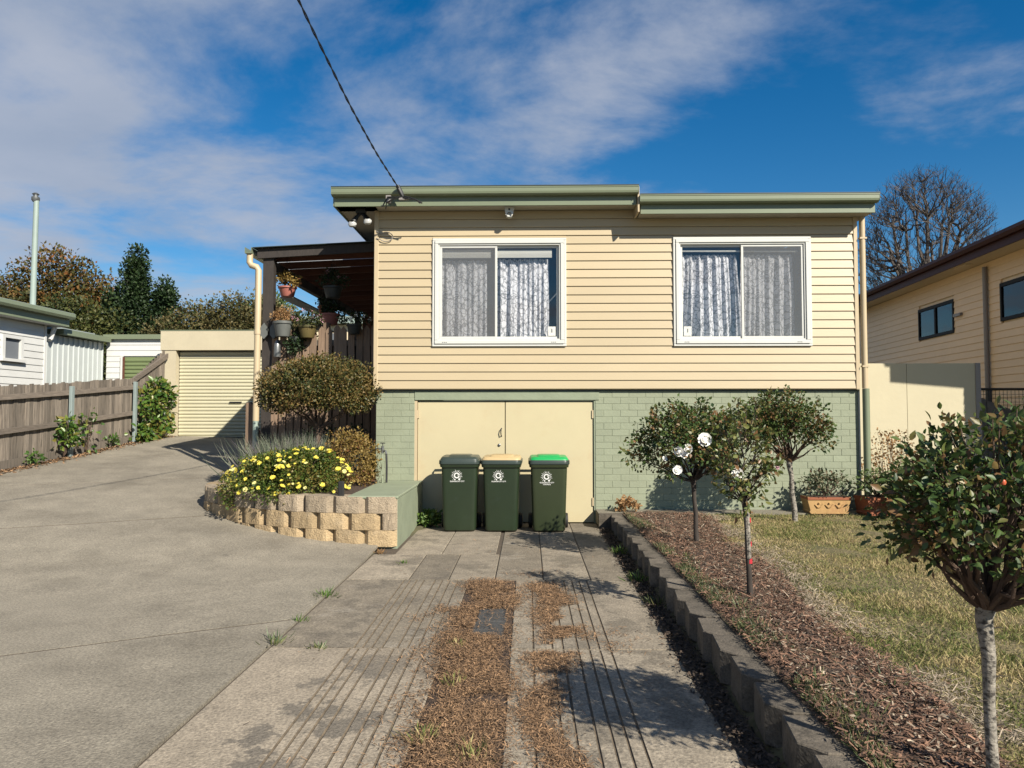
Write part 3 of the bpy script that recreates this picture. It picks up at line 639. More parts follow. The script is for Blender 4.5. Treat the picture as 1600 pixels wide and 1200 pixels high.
# right-hand downpipe: cream above, green below
q = MB(); q.tube([(4.955, CW - .01, 4.54), (4.955, CW - .01, 1.99)], .042, 12); dp = q.build('downpipe', 'trim_cream', house, True)
for hz in (4.2, 2.30): MB().box(4.905, 5.005, CW - .056, CW + .01, hz, hz + .025).build('bracket', 'trim_cream', dp)
q = MB(); q.tube([(4.965, CW - .01, 1.985), (4.965, CW - .01, .19)], .050, 12); q.build('pipe_sleeve', 'gutter_green', dp, True)
q = MB(); q.box(4.885, 4.905, FW - .01, FW + .05, .19, 1.97); q.build('wall_end_trim', 'window_white', house)
# rear downpipe elbow under the left eave
q = MB(); q.tube([(-2.55, 12.9, 4.67), (-2.55, 12.9, 4.45), (-2.42, 12.9, 4.35), (-2.36, 12.9, 4.30), (-2.36, 12.9, 3.2)], .06, 10); q.build('downpipe', 'gutter_green', house, True)
# flood lights, sensor light and cable fittings
fl = thing('flood_light', 'twin bulb flood light under the left eave corner', 'flood light', (-2.50, 10.86, 4.673))
MB().box(-.07, .07, -.06, .06, -.06, -.001).build('base_box', 'dark_metal', fl)
for sx, dz in ((-1, -.20), (1, -.16)):
    q = MB(); e = Vector((sx * .10, -.05, dz)); q.tube([(0, 0, -.05), (sx * .06, -.02, dz * .6), tuple(e)], [.022, .03, .05], 10); q.build('lamp_holder', 'dark_metal', fl, True)
    q = MB(); q.lathe([(0, -.075), (.05, -.06), (.065, -.03), (.055, 0), (.03, .02)], n=16); q.build('bulb', 'lamp_glass', fl, True, e + Vector((sx * .015, -.02, -.01)), (rad(35), 0, 0))
sl = thing('sensor_light', 'small white sensor light with a dark lens under the middle eave', 'sensor light', (-.275, CW - .17, 4.672))
MB().prism([(-.075, 0), (.075, 0), (.05, -.13), (.03, -.155), (-.03, -.155), (-.05, -.13)][::-1], -.04, .05, 'y').build('housing', 'window_white', sl)
q = MB(); q.lathe([(0, -.02), (.03, -.015), (.036, .0), (.036, .02)], n=14); q.build('lens', 'dark_metal', sl, True, (0, -.042, -.125), (rad(-70) + math.pi, 0, 0))
MB().box(-.012, .012, -.0425, -.0405, -.06, -.03).build('indicator', 'dark_metal', sl)

# --- overhead service cable: two twisted cores from the street to the eave
CP = [(-1.86, 10.40, 4.86), (-1.93, 9.2, 4.93), (-1.985, 8.0, 5.05), (-2.04, 6.6, 5.26), (-2.09, 5.0, 5.55), (-2.2, 2.0, 6.25), (-2.35, -3.0, 7.6)]
cp = np.array(CP); tt = np.linspace(0, len(CP) - 1, 420); path = np.stack([np.interp(tt, np.arange(len(CP)), cp[:, k]) for k in range(3)], 1)
kk = np.hanning(61); kk /= kk.sum(); path = np.stack([np.convolve(np.pad(path[:, k], 30, 'reflect', reflect_type='odd'), kk, 'valid') for k in range(3)], 1)
q = MB()
dist = np.concatenate([[0], np.cumsum(np.linalg.norm(np.diff(path, axis=0), axis=1))])
for ph in (0, math.pi):
    pts = [(p[0] + .007 * math.cos(d * 14 + ph), p[1], p[2] + .007 * math.sin(d * 14 + ph)) for p, d in zip(path, dist)]; q.tube(pts, .0068, 5)
cable = thing('service_cable', 'black twisted power cable hanging from above the house to its eave bracket', 'cable')
q.build('cable_run', 'cable_black', cable, True)
q = MB(); q.tube([(-1.88, 10.44, 4.90), (-1.83, 10.45, 4.80), (-1.80, 10.46, 4.74)], [.03, .035, .02], 8); q.build('clamp', 'dark_metal', cable, True)
q = MB()
for a in ([(-1.80, 10.45, 4.76), (-1.95, 10.44, 4.70), (-2.04, 10.46, 4.66), (-2.06, 10.52, 4.58)], [(-1.80, 10.45, 4.75), (-1.9, 10.44, 4.73), (-2.02, 10.45, 4.74), (-2.10, 10.46, 4.60)], [(-1.80, 10.45, 4.75), (-1.70, 10.44, 4.73), (-1.60, 10.45, 4.69), (-1.53, 10.50, 4.66)], [(-1.80, 10.45, 4.73), (-1.7, 10.44, 4.70), (-1.62, 10.45, 4.70), (-1.55, 10.47, 4.65)]): q.tube(a, .010, 6)
q.build('tail_wires', 'cable_black', cable, True)
MB().box(-2.05, -1.98, 10.46, 10.50, 4.66, 4.77).build('insulator', 'pipe_grey', cable)
MB().box(-1.86, -1.72, 10.45, 10.49, 4.70, 4.745).build('connector', 'pipe_grey', cable)
q = MB(); q.tube([(-2.28, CW - .02, 4.36), (-2.20, CW - .03, 4.31)] + [(-2.13 + .10 * math.cos(a), CW - .03, 4.27 + .07 * math.sin(a)) for a in np.linspace(2.2, -2.6, 14)] + [(-2.28, CW - .02, 4.25)], .007, 5); q.build('wire_loop', 'pipe_grey', cable, True)

# ================================================================== GREEN LEDGE, BLOCK PLANTER
q = MB(); q.box(-2.16, -1.575, 8.90, FW - .004, -.04, .585); led = q.build('garden_ledge', 'render_green'); tag(led, 'green painted concrete ledge running out from the house beside the garage doors', 'ledge'); bevel(led, .008)
bevel(MB().box(-2.18, -1.566, 8.878, FW - .006, .587, .622).build('coping', 'render_green', led), .008)
def block_mesh(m, w=.40, h=.195, d=.26):
    """split-faced retaining block: proud rough face, smooth angled cheeks"""
    bmx = bmesh.new(); nx_, nz_ = 7, 4; x0, x1 = -w * .35, w * .35; g = []
    for j in range(nz_ + 1):
        row = []
        for i in range(nx_ + 1):
            e = (0 if i in (0, nx_) else 1) * (0.5 if j in (0, nz_) else 1)
            row.append(bmx.verts.new((x0 + (x1 - x0) * i / nx_, -e * random.uniform(0.003, .013), h * j / nz_)))
        g.append(row)
    for j in range(nz_):
        for i in range(nx_): bmx.faces.new((g[j][i], g[j][i + 1], g[j + 1][i + 1], g[j + 1][i]))
    cl = [[bmx.verts.new((-w / 2 + .002, .062, z)), bmx.verts.new((w / 2 - .002, .062, z)), bmx.verts.new((w * .40, d, z)), bmx.verts.new((-w * .40, d, z))] for z in (0, h)]
    a, c = cl
    left = [g[j][0] for j in range(nz_ + 1)]; right = [g[j][nx_] for j in range(nz_ + 1)]
    bmx.faces.new([a[0]] + left + [c[0]]); bmx.faces.new([c[1]] + right[::-1] + [a[1]])
    bmx.faces.new((a[1], a[2], c[2], c[1])); bmx.faces.new((a[2], a[3], c[3], c[2])); bmx.faces.new((a[3], a[0], c[0], c[3]))
    bmx.faces.new([c[0]] + g[nz_] + [c[1], c[2], c[3]]); bmx.faces.new([a[3], a[2], a[1]] + g[0][::-1] + [a[0]])
    bmesh.ops.recalc_face_normals(bmx, faces=bmx.faces); me = bpy.data.meshes.new('block'); bmx.to_mesh(me); bmx.free(); me.materials.append(MATS[m]); return me
BM = {m: [block_mesh(m) for _ in range(4)] for m in ('block_buff', 'block_pink', 'block_grey')}
pw = thing('retaining_wall', 'curved low retaining wall of buff split faced blocks around the flower bed', 'retaining wall')
WP = [(-1.575, 8.84), (-2.0, 8.84), (-2.45, 8.90), (-2.9, 9.02), (-3.3, 9.20), (-3.72, 9.44), (-4.10, 9.72), (-4.42, 10.05), (-4.60, 10.45), (-4.68, 10.9), (-4.70, 11.9)]
wp = np.array(WP); sl_ = np.concatenate([[0], np.cumsum(np.linalg.norm(np.diff(wp, axis=0), axis=1))])
def wall_at(s): return np.array([np.interp(s, sl_, wp[:, 0]), np.interp(s, sl_, wp[:, 1])])
for c in range(3):
    s = .20 + (.2 if c == 1 else 0)
    if c == 1:
        p = (wall_at(0.09), 0)
    while s < sl_[-1] - .1:
        p = wall_at(s); tn = wall_at(min(s + .12, sl_[-1])) - wall_at(max(s - .12, 0)); ang = math.atan2(-tn[1], -tn[0])
        z = .022 + c * .1985; gz = drive_z(p[0], p[1])
        if z + .19 > gz - .02:
            m = 'block_pink' if random.random() < (.6 if c == 2 else .25) else 'block_buff'
            if c == 0: m = 'block_buff'
            o = link('block', random.choice(BM[m]), pw, (p[0], p[1], z), (0, 0, ang)); 
        s += .403
for c, m in ((1, 'block_pink'),):
    o = link('block', BM[m][1], pw, (-1.575 - .098, 8.84, .022 + .1985), (0, 0, 0)); o.scale = (.49, 1, 1)
# soil in the planter
q = MB(); poly = [(p[0] + .0, p[1] + .12) for p in WP]; cen = (-3.0, 10.6)
ring = [(x, y, .56) for x, y in poly] + [(-2.35, 12.0, .66), (-2.32, 10.98, .64), (-2.175, 10.95, .60), (-2.175, 8.97, .575)]
q.v = ring + [(-3.0, 10.4, .66)]; q.f = [(i, (i + 1) % len(ring), len(ring)) for i in range(len(ring))]
q.f = [f[::-1] for f in q.f]
tag(q.build('planter_soil', 'soil'), kind='structure')

def edging_mesh(seed):
    rr = random.Random(seed); j = lambda a=.006: rr.uniform(-a, a)
    p = [(-.203, .0 + j()), (.10 + j(), -.012 + j()), (.203, .095 + j(.012)), (.203, .205), (-.203, .205)]
    q = MB(); q.prism(p, 0, .198, 'z'); return q.mesh('block', 'block_grey')
EM = [edging_mesh(i) for i in range(5)]
# low block edging between drive and lawn: every block steps, its cheek casting a small notch
ed = thing('block_edging', 'low grey concrete block edging stepping along the lawn side of the driveway', 'edging')
y = -1.6; k = 0
while y < 10.5:
    o = bevel(link('block', random.choice(EM), ed, (1.165 + random.uniform(-.010, .010), y, .0 + random.uniform(-.008, .006)), (0, random.uniform(-.015, .015), -math.pi / 2 + rad(-4) + random.uniform(-.03, .03))), .006)
    y += .412
MB().box(1.0, 1.34, 10.47, 10.60, -.03, .20).build('end_cap', 'block_grey', ed)

# ================================================================== WHEELIE BINS
def make_bin(name, label, loc, rz, body_m, lid_m, text2=None, band_m='bin_grey', emb_dz=0.0):
    t = thing(name, label, 'wheelie bin', loc, rz, 'wheelie bins in front of the garage doors')
    q = MB(); q.loft([(.012, .42, .46, .0, .28), (.03, .445, .50, .0, .25), (.10, .452, .515, .0, .22), (.50, .475, .575, .018, .2), (.84, .498, .635, .035, .18), (.885, .50, .64, .036, .18), (.886, .535, .68, .036, .2), (.91, .545, .69, .036, .2), (.935, .548, .695, .036, .2)], 40)
    q.build('body', body_m, t, True)
    q = MB(); q.loft([(.925, .556, .70, .036, .2), (.93, .566, .712, .036, .2), (.975, .566, .712, .036, .2), (.985, .55, .70, .036, .22)], 40); q.build('rim', band_m, t, True)
    q = MB(); q.loft([(.984, .535, .685, .036, .2), (1.002, .525, .675, .036, .22), (1.022, .50, .64, .04, .25), (1.026, .49, .62, .04, .25)], 40); lid = q.build('lid', lid_m, t, True)
    q = MB(); q.loft([(1.024, .33, .45, .03, .25), (1.040, .31, .42, .03, .28), (1.044, .29, .40, .03, .3)], 28); q.build('lid_panel', lid_m, lid, True)
    q = MB(); q.tube([(-.22, .40, .99), (-.22, .435, 1.005), (.22, .435, 1.005), (.22, .40, .99)], .016, 8); q.build('handle', 'bin_grey', t, True)
    for sx in (-1, 1):
        q = MB(); q.lathe([(0, -.026), (.05, -.03), (.098, -.026), (.104, -.012), (.104, .012), (.098, .026), (.05, .03), (0, .026)], n=24)
        w = q.build('wheel', 'black_rubber', t, True, (sx * .252, .225, .104), (0, rad(90), 0))
    # printed emblem: ring, open hook, sun rays
    def yf(z): return -(.2575 + (.3000 - .2695) * 0) if z < .1 else np.interp(z, [.10, .50, .84], [-.2575, -.2695, -.2825])
    slope = math.atan2(.013, .34); ez = .775 + emb_dz
    em = MB(); R0, R1, n = .023, .040, 26
    for i in range(n):
        a0 = 2 * math.pi * i / n; a1 = 2 * math.pi * (i + 1) / n
        if .0 <= i <= 1: continue
        em.add([(R0 * math.cos(a0), 0, R0 * math.sin(a0)), (R1 * math.cos(a0), 0, R1 * math.sin(a0)), (R1 * math.cos(a1), 0, R1 * math.sin(a1)), (R0 * math.cos(a1), 0, R0 * math.sin(a1))], [(3, 2, 1, 0)])
    em.add([(.004, 0, -.002), (.040, 0, .010), (.042, 0, .024), (.022, 0, .020)], [(3, 2, 1, 0)])
    for (cx_, cz_, r_) in ((.034, -.052, .014), (-.026, -.056, .010)):
        em.add([(cx_ + r_ * math.cos(a), 0, cz_ + r_ * math.sin(a)) for a in np.linspace(0, 6.283, 11)[:-1]], [tuple(range(10))[::-1]])
    for k in range(18):
        a = 2 * math.pi * k / 18 + .1
        if -2.3 < ((a + math.pi) % (2 * math.pi) - math.pi) < -.85: continue
        r0, r1 = .050, .050 + (.030 if k % 2 else .022); w = .0042
        ca, sa = math.cos(a), math.sin(a)
        em.add([(r0 * ca - w * sa, 0, r0 * sa + w * ca), (r0 * ca + w * sa, 0, r0 * sa - w * ca), (r1 * ca + .0015 * sa, 0, r1 * sa - .0015 * ca), (r1 * ca - .0015 * sa, 0, r1 * sa + .0015 * ca)], [(0, 1, 2, 3)])
    em.build('emblem', 'print_white', t, None, (-.035, yf(ez) - .004, ez), (slope, 0, 0))
    lines = [('GLENORCHY CITY', .0235, -.088)] + ([(text2, .024, -.112)] if text2 else [])
    for txt, sz, dz in lines:
        cu_ = bpy.data.curves.new('lettering', 'FONT'); cu_.body = txt; cu_.size = sz; cu_.align_x = 'CENTER'; cu_.offset = .0006
        tmp = bpy.data.objects.new('tmp_text', cu_); COL.objects.link(tmp); bpy.context.view_layer.update()
        me = bpy.data.meshes.new_from_object(tmp.evaluated_get(bpy.context.evaluated_depsgraph_get())); bpy.data.objects.remove(tmp); me.materials.clear(); me.materials.append(MATS['print_white'])
        z = ez + dz; link('lettering', me, t, (-.03, yf(z) - .004, z), (rad(90) + slope, 0, 0))
    return t
make_bin('wheelie_bin', 'dark green wheelie bin with a grey lid, leftmost of the three', (-.945, 10.34, .0), rad(1.5), 'bin_green', 'bin_grey')
make_bin('wheelie_bin', 'dark green wheelie bin with a yellow lid, standing between two others', (-.365, 10.33, .0), rad(-1), 'bin_green', 'bin_yellow')
make_bin('wheelie_bin', 'olive green wheelie bin with a bright green lid, rightmost of the three', (.285, 10.33, .0), rad(0), 'bin_olive', 'bin_lime', 'COUNCIL', 'bin_grey', -.015)

# ================================================================== PORCH AND ITS PALINGS
porch = thing('porch', 'dark timber side porch with a red raftered roof and paling front beside the house', 'porch')
PY = 12.1
MB().box(-4.42, -4.24, PY, PY + .12, .55, 4.27).build('post', 'dark_timber', porch)
MB().box(-4.42, -4.30, 15.4, 15.52, 1.0, 4.25).build('post', 'dark_timber', porch)
MB().box(-4.42, -4.30, 18.6, 18.72, 1.0, 4.25).build('post', 'dark_timber', porch)
MB().box(-3.33, -3.22, 17.0, 17.1, 1.9, 4.3).build('post', 'red_timber', porch)
MB().add([(-4.50, PY - .05, 4.20), (-2.33, PY - .05, 4.32), (-2.33, PY - .05, 4.46), (-4.50, PY - .05, 4.36), (-4.50, PY - .002, 4.20), (-2.33, PY - .002, 4.32), (-2.33, PY - .002, 4.46), (-4.50, PY - .002, 4.36)], [(0, 1, 2, 3), (7, 6, 5, 4), (4, 5, 1, 0), (5, 6, 2, 1), (6, 7, 3, 2), (7, 4, 0, 3)]).build('front_beam', 'dark_timber', porch)
MB().box(-4.42, -4.32, PY + .13, 18.7, 4.05, 4.22).build('side_beam', 'dark_timber', porch)
for k in range(11):
    y = PY + .35 + k * .62
    MB().add([(-4.5, y, 4.22), (-2.33, y, 4.31), (-2.33, y, 4.43), (-4.5, y, 4.34), (-4.5, y + .05, 4.22), (-2.33, y + .05, 4.31), (-2.33, y + .05, 4.43), (-4.5, y + .05, 4.34)], [(0, 1, 2, 3), (7, 6, 5, 4), (4, 5, 1, 0), (5, 6, 2, 1), (6, 7, 3, 2), (7, 4, 0, 3)]).build('rafter', 'red_timber', porch)
for k in range(11):
    ya = PY - .12 + k * .636
    for nm, y0, y1, mm in (('roof_sheet', ya, ya + .50, 'roof_dark'), ('skylight_strip', ya + .502, ya + .634, 'skylight')):
        MB().add([(-4.56, y0, 4.365), (-2.33, y0, 4.468), (-2.33, y1, 4.468), (-4.56, y1, 4.365), (-4.56, y0, 4.375), (-2.33, y0, 4.478), (-2.33, y1, 4.478), (-4.56, y1, 4.375)], [(3, 2, 1, 0), (4, 5, 6, 7), (0, 1, 5, 4), (1, 2, 6, 5), (2, 3, 7, 6), (3, 0, 4, 7)] if mm == 'roof_dark' else [(0, 1, 2, 3)]).build(nm, mm, porch)
q = MB(); q.prism([(-4.68, 4.37), (-4.68, 4.27), (-4.57, 4.27), (-4.57, 4.37), (-4.575, 4.37), (-4.575, 4.278), (-4.672, 4.278), (-4.672, 4.37)], PY - .14, 18.9, 'y'); q.build('gutter', 'gutter_green', porch)
q = MB(); q.tube([(-4.62, PY - .06, 4.27), (-4.62, PY - .07, 4.13), (-4.59, PY - .07, 4.08), (-4.50, PY - .07, 4.05), (-4.47, PY - .07, 4.0), (-4.47, PY - .07, 2.95), (-4.48, PY - .07, 1.5)], .052, 12); dpp = q.build('downpipe', 'trim_cream', porch, True)
q = MB(); q.tube([(-4.47, PY - .07, 3.0), (-4.47, PY - .07, 2.93)], .060, 12); q.build('pipe_joint', 'trim_cream', dpp, True)
q = MB(); q.tube([(-4.48, PY - .07, 1.5), (-4.48, PY - .07, 1.05)], .048, 12); q.build('pipe_foot', 'pipe_green', dpp, True)
def paling_mesh(w, h, m, point=False, th=.016):
    q = MB(); c = w / 2
    if point: q.prism([(-c, 0), (c, 0), (c, h - .07), (0, h), (-c, h - .07)], 0, th, 'y')
    else: q.prism([(-c, 0), (c, 0), (c, h - .006), (c - .012, h), (-c, h - .01)], 0, th, 'y')
    return q.mesh('paling', m)
pm = [paling_mesh(.108, 2.28 + dz, 'paling_brown', True) for dz in (0, .015, -.02, .03)]
x = -4.20; k = 0
while x < -2.40:
    hp = .0
    o = link('paling', random.choice(pm), porch, (x, PY - .004, .80 + random.uniform(-.01, .01)), (0, random.uniform(-.006, .006), 0))
    x += .128
for z in (1.2, 2.75): MB().box(-4.24, -2.34, PY + .022, PY + .07, z, z + .09).build('rail', 'rail_wood', porch)
MB().box(-3.42, -3.32, PY + .075, PY + .16, .6, 3.14).build('post', 'paling_brown', porch)
MB().box(-4.24, -2.34, PY + .172, PY + .19, .6, 2.86).build('lining', 'dark_timber', porch)
MB().box(-4.3, -2.34, PY + .2, 18.7, 1.92, 2.0).build('deck', 'dark_timber', porch)
for i, z in enumerate((3.32, 3.62)): MB().box(-4.30, -4.05, PY + .5, 15.3, z, z + .025).build('shelf', 'sheet_pale', porch)
MB().box(-4.25, -2.3, 18.72, 18.78, 2.0, 3.35).build('back_screen', 'panel_cream', porch)
MB().box(-4.25, -2.3, 18.74, 18.78, 3.352, 4.25).build('back_wall', 'red_timber', porch)
pk = thing('timber_stump_post', 'short weathered timber stair post in the shade beside the porch downpipe', 'post', (-4.78, 12.6, .6))
MB().prism([(-.07, 0), (.07, 0), (.07, 1.14), (.0, 1.22), (-.07, 1.20)], -.05, .05, 'y').build('post_shaft', 'paling_brown', pk)
MB().prism([(.03, .45), (.22, .30), (.22, .55), (.03, .95)], .06, .10, 'y').build('stringer', 'red_timber', pk)
MB().box(-.02, .30, .1, .9, .25, .30).build('tread', 'dark_timber', pk)

# ------------------------------------------------------------------ plants
def lumpy(dirs, seed, amp=.18, n=14):
    r = np.random.default_rng(seed); cs = unit(r.normal(size=(n, 3))); a = r.uniform(-amp * .5, amp, n)
    return 1 + (a[None, :] * np.exp(6 * (dirs @ cs.T - 1))).sum(1)
def clumps(center, radii, n, seed, inner=.45, amp=.2, zmin=-1.0):
    r = np.random.default_rng(seed); d = unit(r.normal(size=(n * 4, 3))); d = d[d[:, 2] > zmin][:n]
    R = lumpy(d, seed + 1, amp) * r.uniform(inner, 1.0, len(d)) ** .6
    return np.asarray(center) + d * R[:, None] * np.asarray(radii), d
def leaves_on(name, cents, dirs, per, spread, size, m, parent, tmpl=LEAF4, up=.5, seed=1, out=.5, flat=1.0, jit=.4):
    r = np.random.default_rng(seed); n = len(cents) * per
    c = np.repeat(cents, per, 0); d = np.repeat(dirs, per, 0)
    off = r.normal(size=(n, 3)); off *= np.minimum(1, 1.75 / np.maximum(np.linalg.norm(off, axis=1, keepdims=True), 1e-6)); off = off * spread * np.array([1, 1, flat]); pos = c + off
    ax = unit(off / max(spread, 1e-6) * .6 + d * out + r.normal(size=(n, 3)) * .7 + np.array([0, 0, -.05])); nor = unit(r.normal(size=(n, 3)) * .8 + d * .6 + np.array([0, 0, up]))
    return scatter(name, pos, ax, nor, size * r.uniform(1 - jit, 1 + jit, n), tmpl, m, parent)
def limbs(q, root, targets, r0, r1, n=5, sag=.15, seed=3):
    r = np.random.default_rng(seed); root = np.asarray(root, float)
    for t in targets:
        t = np.asarray(t, float); k = 5; d = t - root; pts = []
        for i in range(k + 1):
            s = i / k; p = root + d * s; p[2] += sag * np.linalg.norm(d) * (s * (1 - s)) * (-1 if d[2] > 0 else 1); p += r.normal(size=3) * .03 * np.linalg.norm(d) * math.sin(s * 3.14); pts.append(tuple(p))
        q.tube(pts, [r0 + (r1 - r0) * (i / k) ** .7 for i in range(k + 1)], n, False)
    return q
def rose_flower(parent, loc, r, m='petal_white', seed=0):
    q = MB(); rr = random.Random(seed)
    for ringi, (rad_, tilt, cnt) in enumerate(((1.0, .35, 7), (.72, .8, 6), (.42, 1.15, 5))):
        for k in range(cnt):
            a = 2 * math.pi * k / cnt + ringi * .5 + rr.uniform(-.2, .2); w = .52
            pr = []
            for s, ww in ((.1, .25), (.6, w), (1.0, w * .7)):
                rr_ = r * rad_ * s * math.cos(tilt * s); zz_ = r * rad_ * s * math.sin(tilt * s) * .8
                for sd_ in (-1, 1): pr.append(((rr_) * math.cos(a) - sd_ * ww * r * rad_ * math.sin(a) * .9, rr_ * math.sin(a) + sd_ * ww * r * rad_ * math.cos(a) * .9, zz_))
            q.add(pr, [(0, 1, 3, 2), (2, 3, 5, 4)])
    q.lathe([(r * .40, r * .15), (r * .34, r * .38), (r * .15, r * .46), (0, r * .47)], n=10)
    o = q.build('flower', m, parent, True, loc, (rad(72 + rr.uniform(-15, 15)), rr.uniform(-.4, .4), rr.uniform(-.5, .5))); return o
def rose(name, label, base, top, crown_c, rr, ncl, per, lsize, bark, seed, tmpl=LEAF8, lm='leaf_rose', spread=.07, rt=(.022, .019), zmin=-.65, twigs=26, up=.5, amp=.25, shoots=22):
    t = thing(name, label, 'rose tree', base, 0, 'standard roses along the lawn')
    B = np.array(base); top = np.array(top) - B; cc = np.array(crown_c) - B
    r = np.random.default_rng(seed)
    pts = [(0, 0, -.03)] + [tuple(top * s + np.array([r.normal() * .006, r.normal() * .006, 0])) for s in (.25, .5, .75, .95)] + [tuple(top * 1.02)]
    q = MB(); q.tube(pts, [rt[0] * 1.2, rt[0], rt[0] * .95, rt[1], rt[1] * 1.25, rt[1] * 1.5], 10); q.build('trunk', bark, t, True)
    ce, di = clumps(cc, rr, ncl, seed, .40, amp, zmin)
    q = MB(); limbs(q, top, ce[:twigs], rt[1] * .62, .0035, 5, .12, seed)
    for i in range(twigs, len(ce)):                       # finer twigs leave the nearest limb end
        j = int(np.argmin(np.linalg.norm(ce[:twigs] - ce[i], axis=1))); mid = top + (ce[j] - top) * .6; limbs(q, mid, [ce[i]], .004, .002, 4, .1, seed + i)
    sq = q
    leaves_on('crown', ce, di, per, spread, lsize, lm, t, tmpl, up, seed + 5)
    sd = unit(r.normal(size=(shoots, 3)) + np.array([0, 0, .7])); st_ = cc + sd * np.array(rr) * .85; sp = []; sdir = []
    for a, d in zip(st_, sd):
        ln = r.uniform(.08, .20); d2 = unit((d * .6 + np.array([0, 0, .8]))[None])[0]; pts = [a - d * .1, a + d2 * ln * .5, a + d2 * ln]
        sq.tube([tuple(p) for p in pts], [.004, .003, .0015], 4, False)
        for u in (.35, .6, .8, 1.0): sp.append(a + d2 * ln * u); sdir.append(d2)
    sq.build('branches', 'bark_brown' if bark != 'bark_dark' else 'bark_dark', t, True); leaves_on('shoot_leaves', np.array(sp), np.array(sdir), 5, .022, lsize * .95, lm, t, tmpl, up, seed + 6)
    return t, ce, di
r1, *_ = rose('rose_tree', 'round rose tree with white blooms and a thin dark trunk, nearest the driveway end', (1.82, 8.05, LAWN - .01), (1.79, 8.06, .88), (1.74, 8.05, 1.30), (.47, .42, .37), 92, 62, .044, 'bark_dark', 11, LEAF4, zmin=-.7, rt=(.027, .023), spread=.075, amp=.3)
for i, (dx, dy, dz, r) in enumerate(((-.04, -.57, 1.17, .072), (-.29, -.55, 1.05, .055), (-.21, -.57, 1.07, .058), (-.25, -.55, 1.02, .045), (-.30, -.50, .86, .050), (-.42, -.44, .97, .028))): rose_flower(r1, (dx, dy, dz), r, seed=i)
r2, *_ = rose('rose_tree', 'sparse yellowing rose tree with red tape wound on its slim trunk', (1.69, 5.70, LAWN - .01), (1.655, 5.71, .93), (1.66, 5.70, 1.24), (.20, .20, .36), 52, 13, .046, 'bark_dark', 23, LEAF8, 'leaf_rose_light', .05, (.021, .017), -.9, 14)
for z in (.60, .42, .29): 
    q = MB(); q.tube([(-.020 * z / .9, .0, z), (-.022 * z / .9, .0, z + .035)], .0245, 10); q.build('tape', 'tape_red', r2, True)
q = MB(); q.tube([(-.012, -.012, .33), (-.022, -.012, .70)], .020, 8); q.build('bark_scar', 'bark_pale', r2, True)
rose_flower(r2, (-.12, -.12, .98), .045, seed=11)
q = MB(); q.tube([(.0, 0, .80), (.10, -.02, .93), (.21, -.02, 1.02)], .003, 4); q.build('shoot', 'bark_brown', r2); rose_flower(r2, (.21, -.02, 1.02), .018, 'petal_pink', 3)
r3, *_ = rose('rose_tree', 'dense bronze tipped rose tree close to the green wall left of the planter box', (3.52, 9.85, LAWN - .01), (3.47, 9.87, .98), (3.40, 9.86, 1.44), (.51, .46, .43), 95, 62, .044, 'bark_pale', 37, LEAF4, zmin=-.45, rt=(.034, .030), spread=.075, amp=.5)
r4, *_ = rose('rose_tree', 'large foreground rose tree with glossy leaves and a pale speckled trunk', (1.745, 2.86, LAWN - .02), (1.735, 2.86, .86), (1.80, 2.88, 1.215), (.365, .36, .30), 210, 22, .036, 'bark_pale', 51, LEAF8, zmin=-.5, rt=(.021, .024), spread=.045, twigs=60, amp=.45)
q = MB(); q.lathe([(0, -.011), (.008, -.008), (.011, 0), (.008, .008), (0, .011)], n=10); q.build('rose_hip', 'hip_red', r4, True, (-.125, -.30, 1.20))
q = MB()
for k in range(9):
    z = .08 + k * .09; a = random.uniform(2.2, 3.6) if k % 2 else random.uniform(-.4, .6); q.tube([(0, 0, z), (.03 * math.cos(a), -.01, z + .01), (.055 * math.cos(a), -.015, z + .014 + random.uniform(-.01, .02))], [.003, .002, .001], 4)
q.build('thorns', 'bark_dark', r4)

# lollipop shrub in the planter
tp_ = thing('topiary_tree', 'clipped lollipop shrub with a wide olive crown standing in the block planter', 'tree', (-3.06, 10.75, .6))
q = MB(); q.tube([(.0, 0, -.05), (.01, 0, .3), (-.02, 0, .6), (.0, 0, .95)], [.045, .038, .035, .05], 9); limbs(q, (0, 0, .8), [(.5, .1, 1.25), (-.5, 0, 1.25), (.1, -.3, 1.3), (-.2, .35, 1.3), (.25, .2, 1.5), (-.3, -.2, 1.45), (.55, -.2, 1.2), (-.6, .2, 1.2)], .03, .008, 5); q.build('trunk', 'bark_brown', tp_, True)
ce, di = clumps((0, 0, 1.36), (.75, .62, .44), 640, 71, .5, .26, -.6)
ce[:, 2] = np.maximum(ce[:, 2], 1.06)
leaves_on('crown', ce, di, 46, .06, .034, 'leaf_topiary', tp_, LEAF4, .4, 72)

# daisy bush with its flowers
db = thing('daisy_bush', 'sprawling bush covered in yellow daisies spilling over the block wall', 'bush', (-3.12, 9.75, .62))
ce, di = clumps((0, 0, .12), (.72, .52, .42), 300, 81, .5, .35, -.5)
ce[:, 1] += -.10 * (ce[:, 2] < .1)
leaves_on('foliage', ce, di, 52, .06, .034, 'leaf_daisy', db, LEAF4, .3, 82)
q = MB(); limbs(q, (0, .1, -.05), ce[:40], .012, .004, 4); q.build('stems', 'bark_brown', db)
fl_m = []
for v in range(3):
    q = MB(); n = 12; r = .035
    vs_ = [(0, 0, .0)]
    for k in range(n * 2):
        a = math.pi * k / n; rr = r * (1.0 if k % 2 == 0 else .72); vs_.append((rr * math.cos(a), rr * math.sin(a), .006 + random.uniform(-.003, .003)))
    q.add(vs_, [(0, 1 + k, 1 + (k + 1) % (2 * n)) for k in range(2 * n)])
    me = q.mesh('flower', 'petal_yellow' if v else 'petal_cream'); me.materials.append(MATS['petal_eye'])
    base_n = len(me.vertices)
    fl_m.append(me)
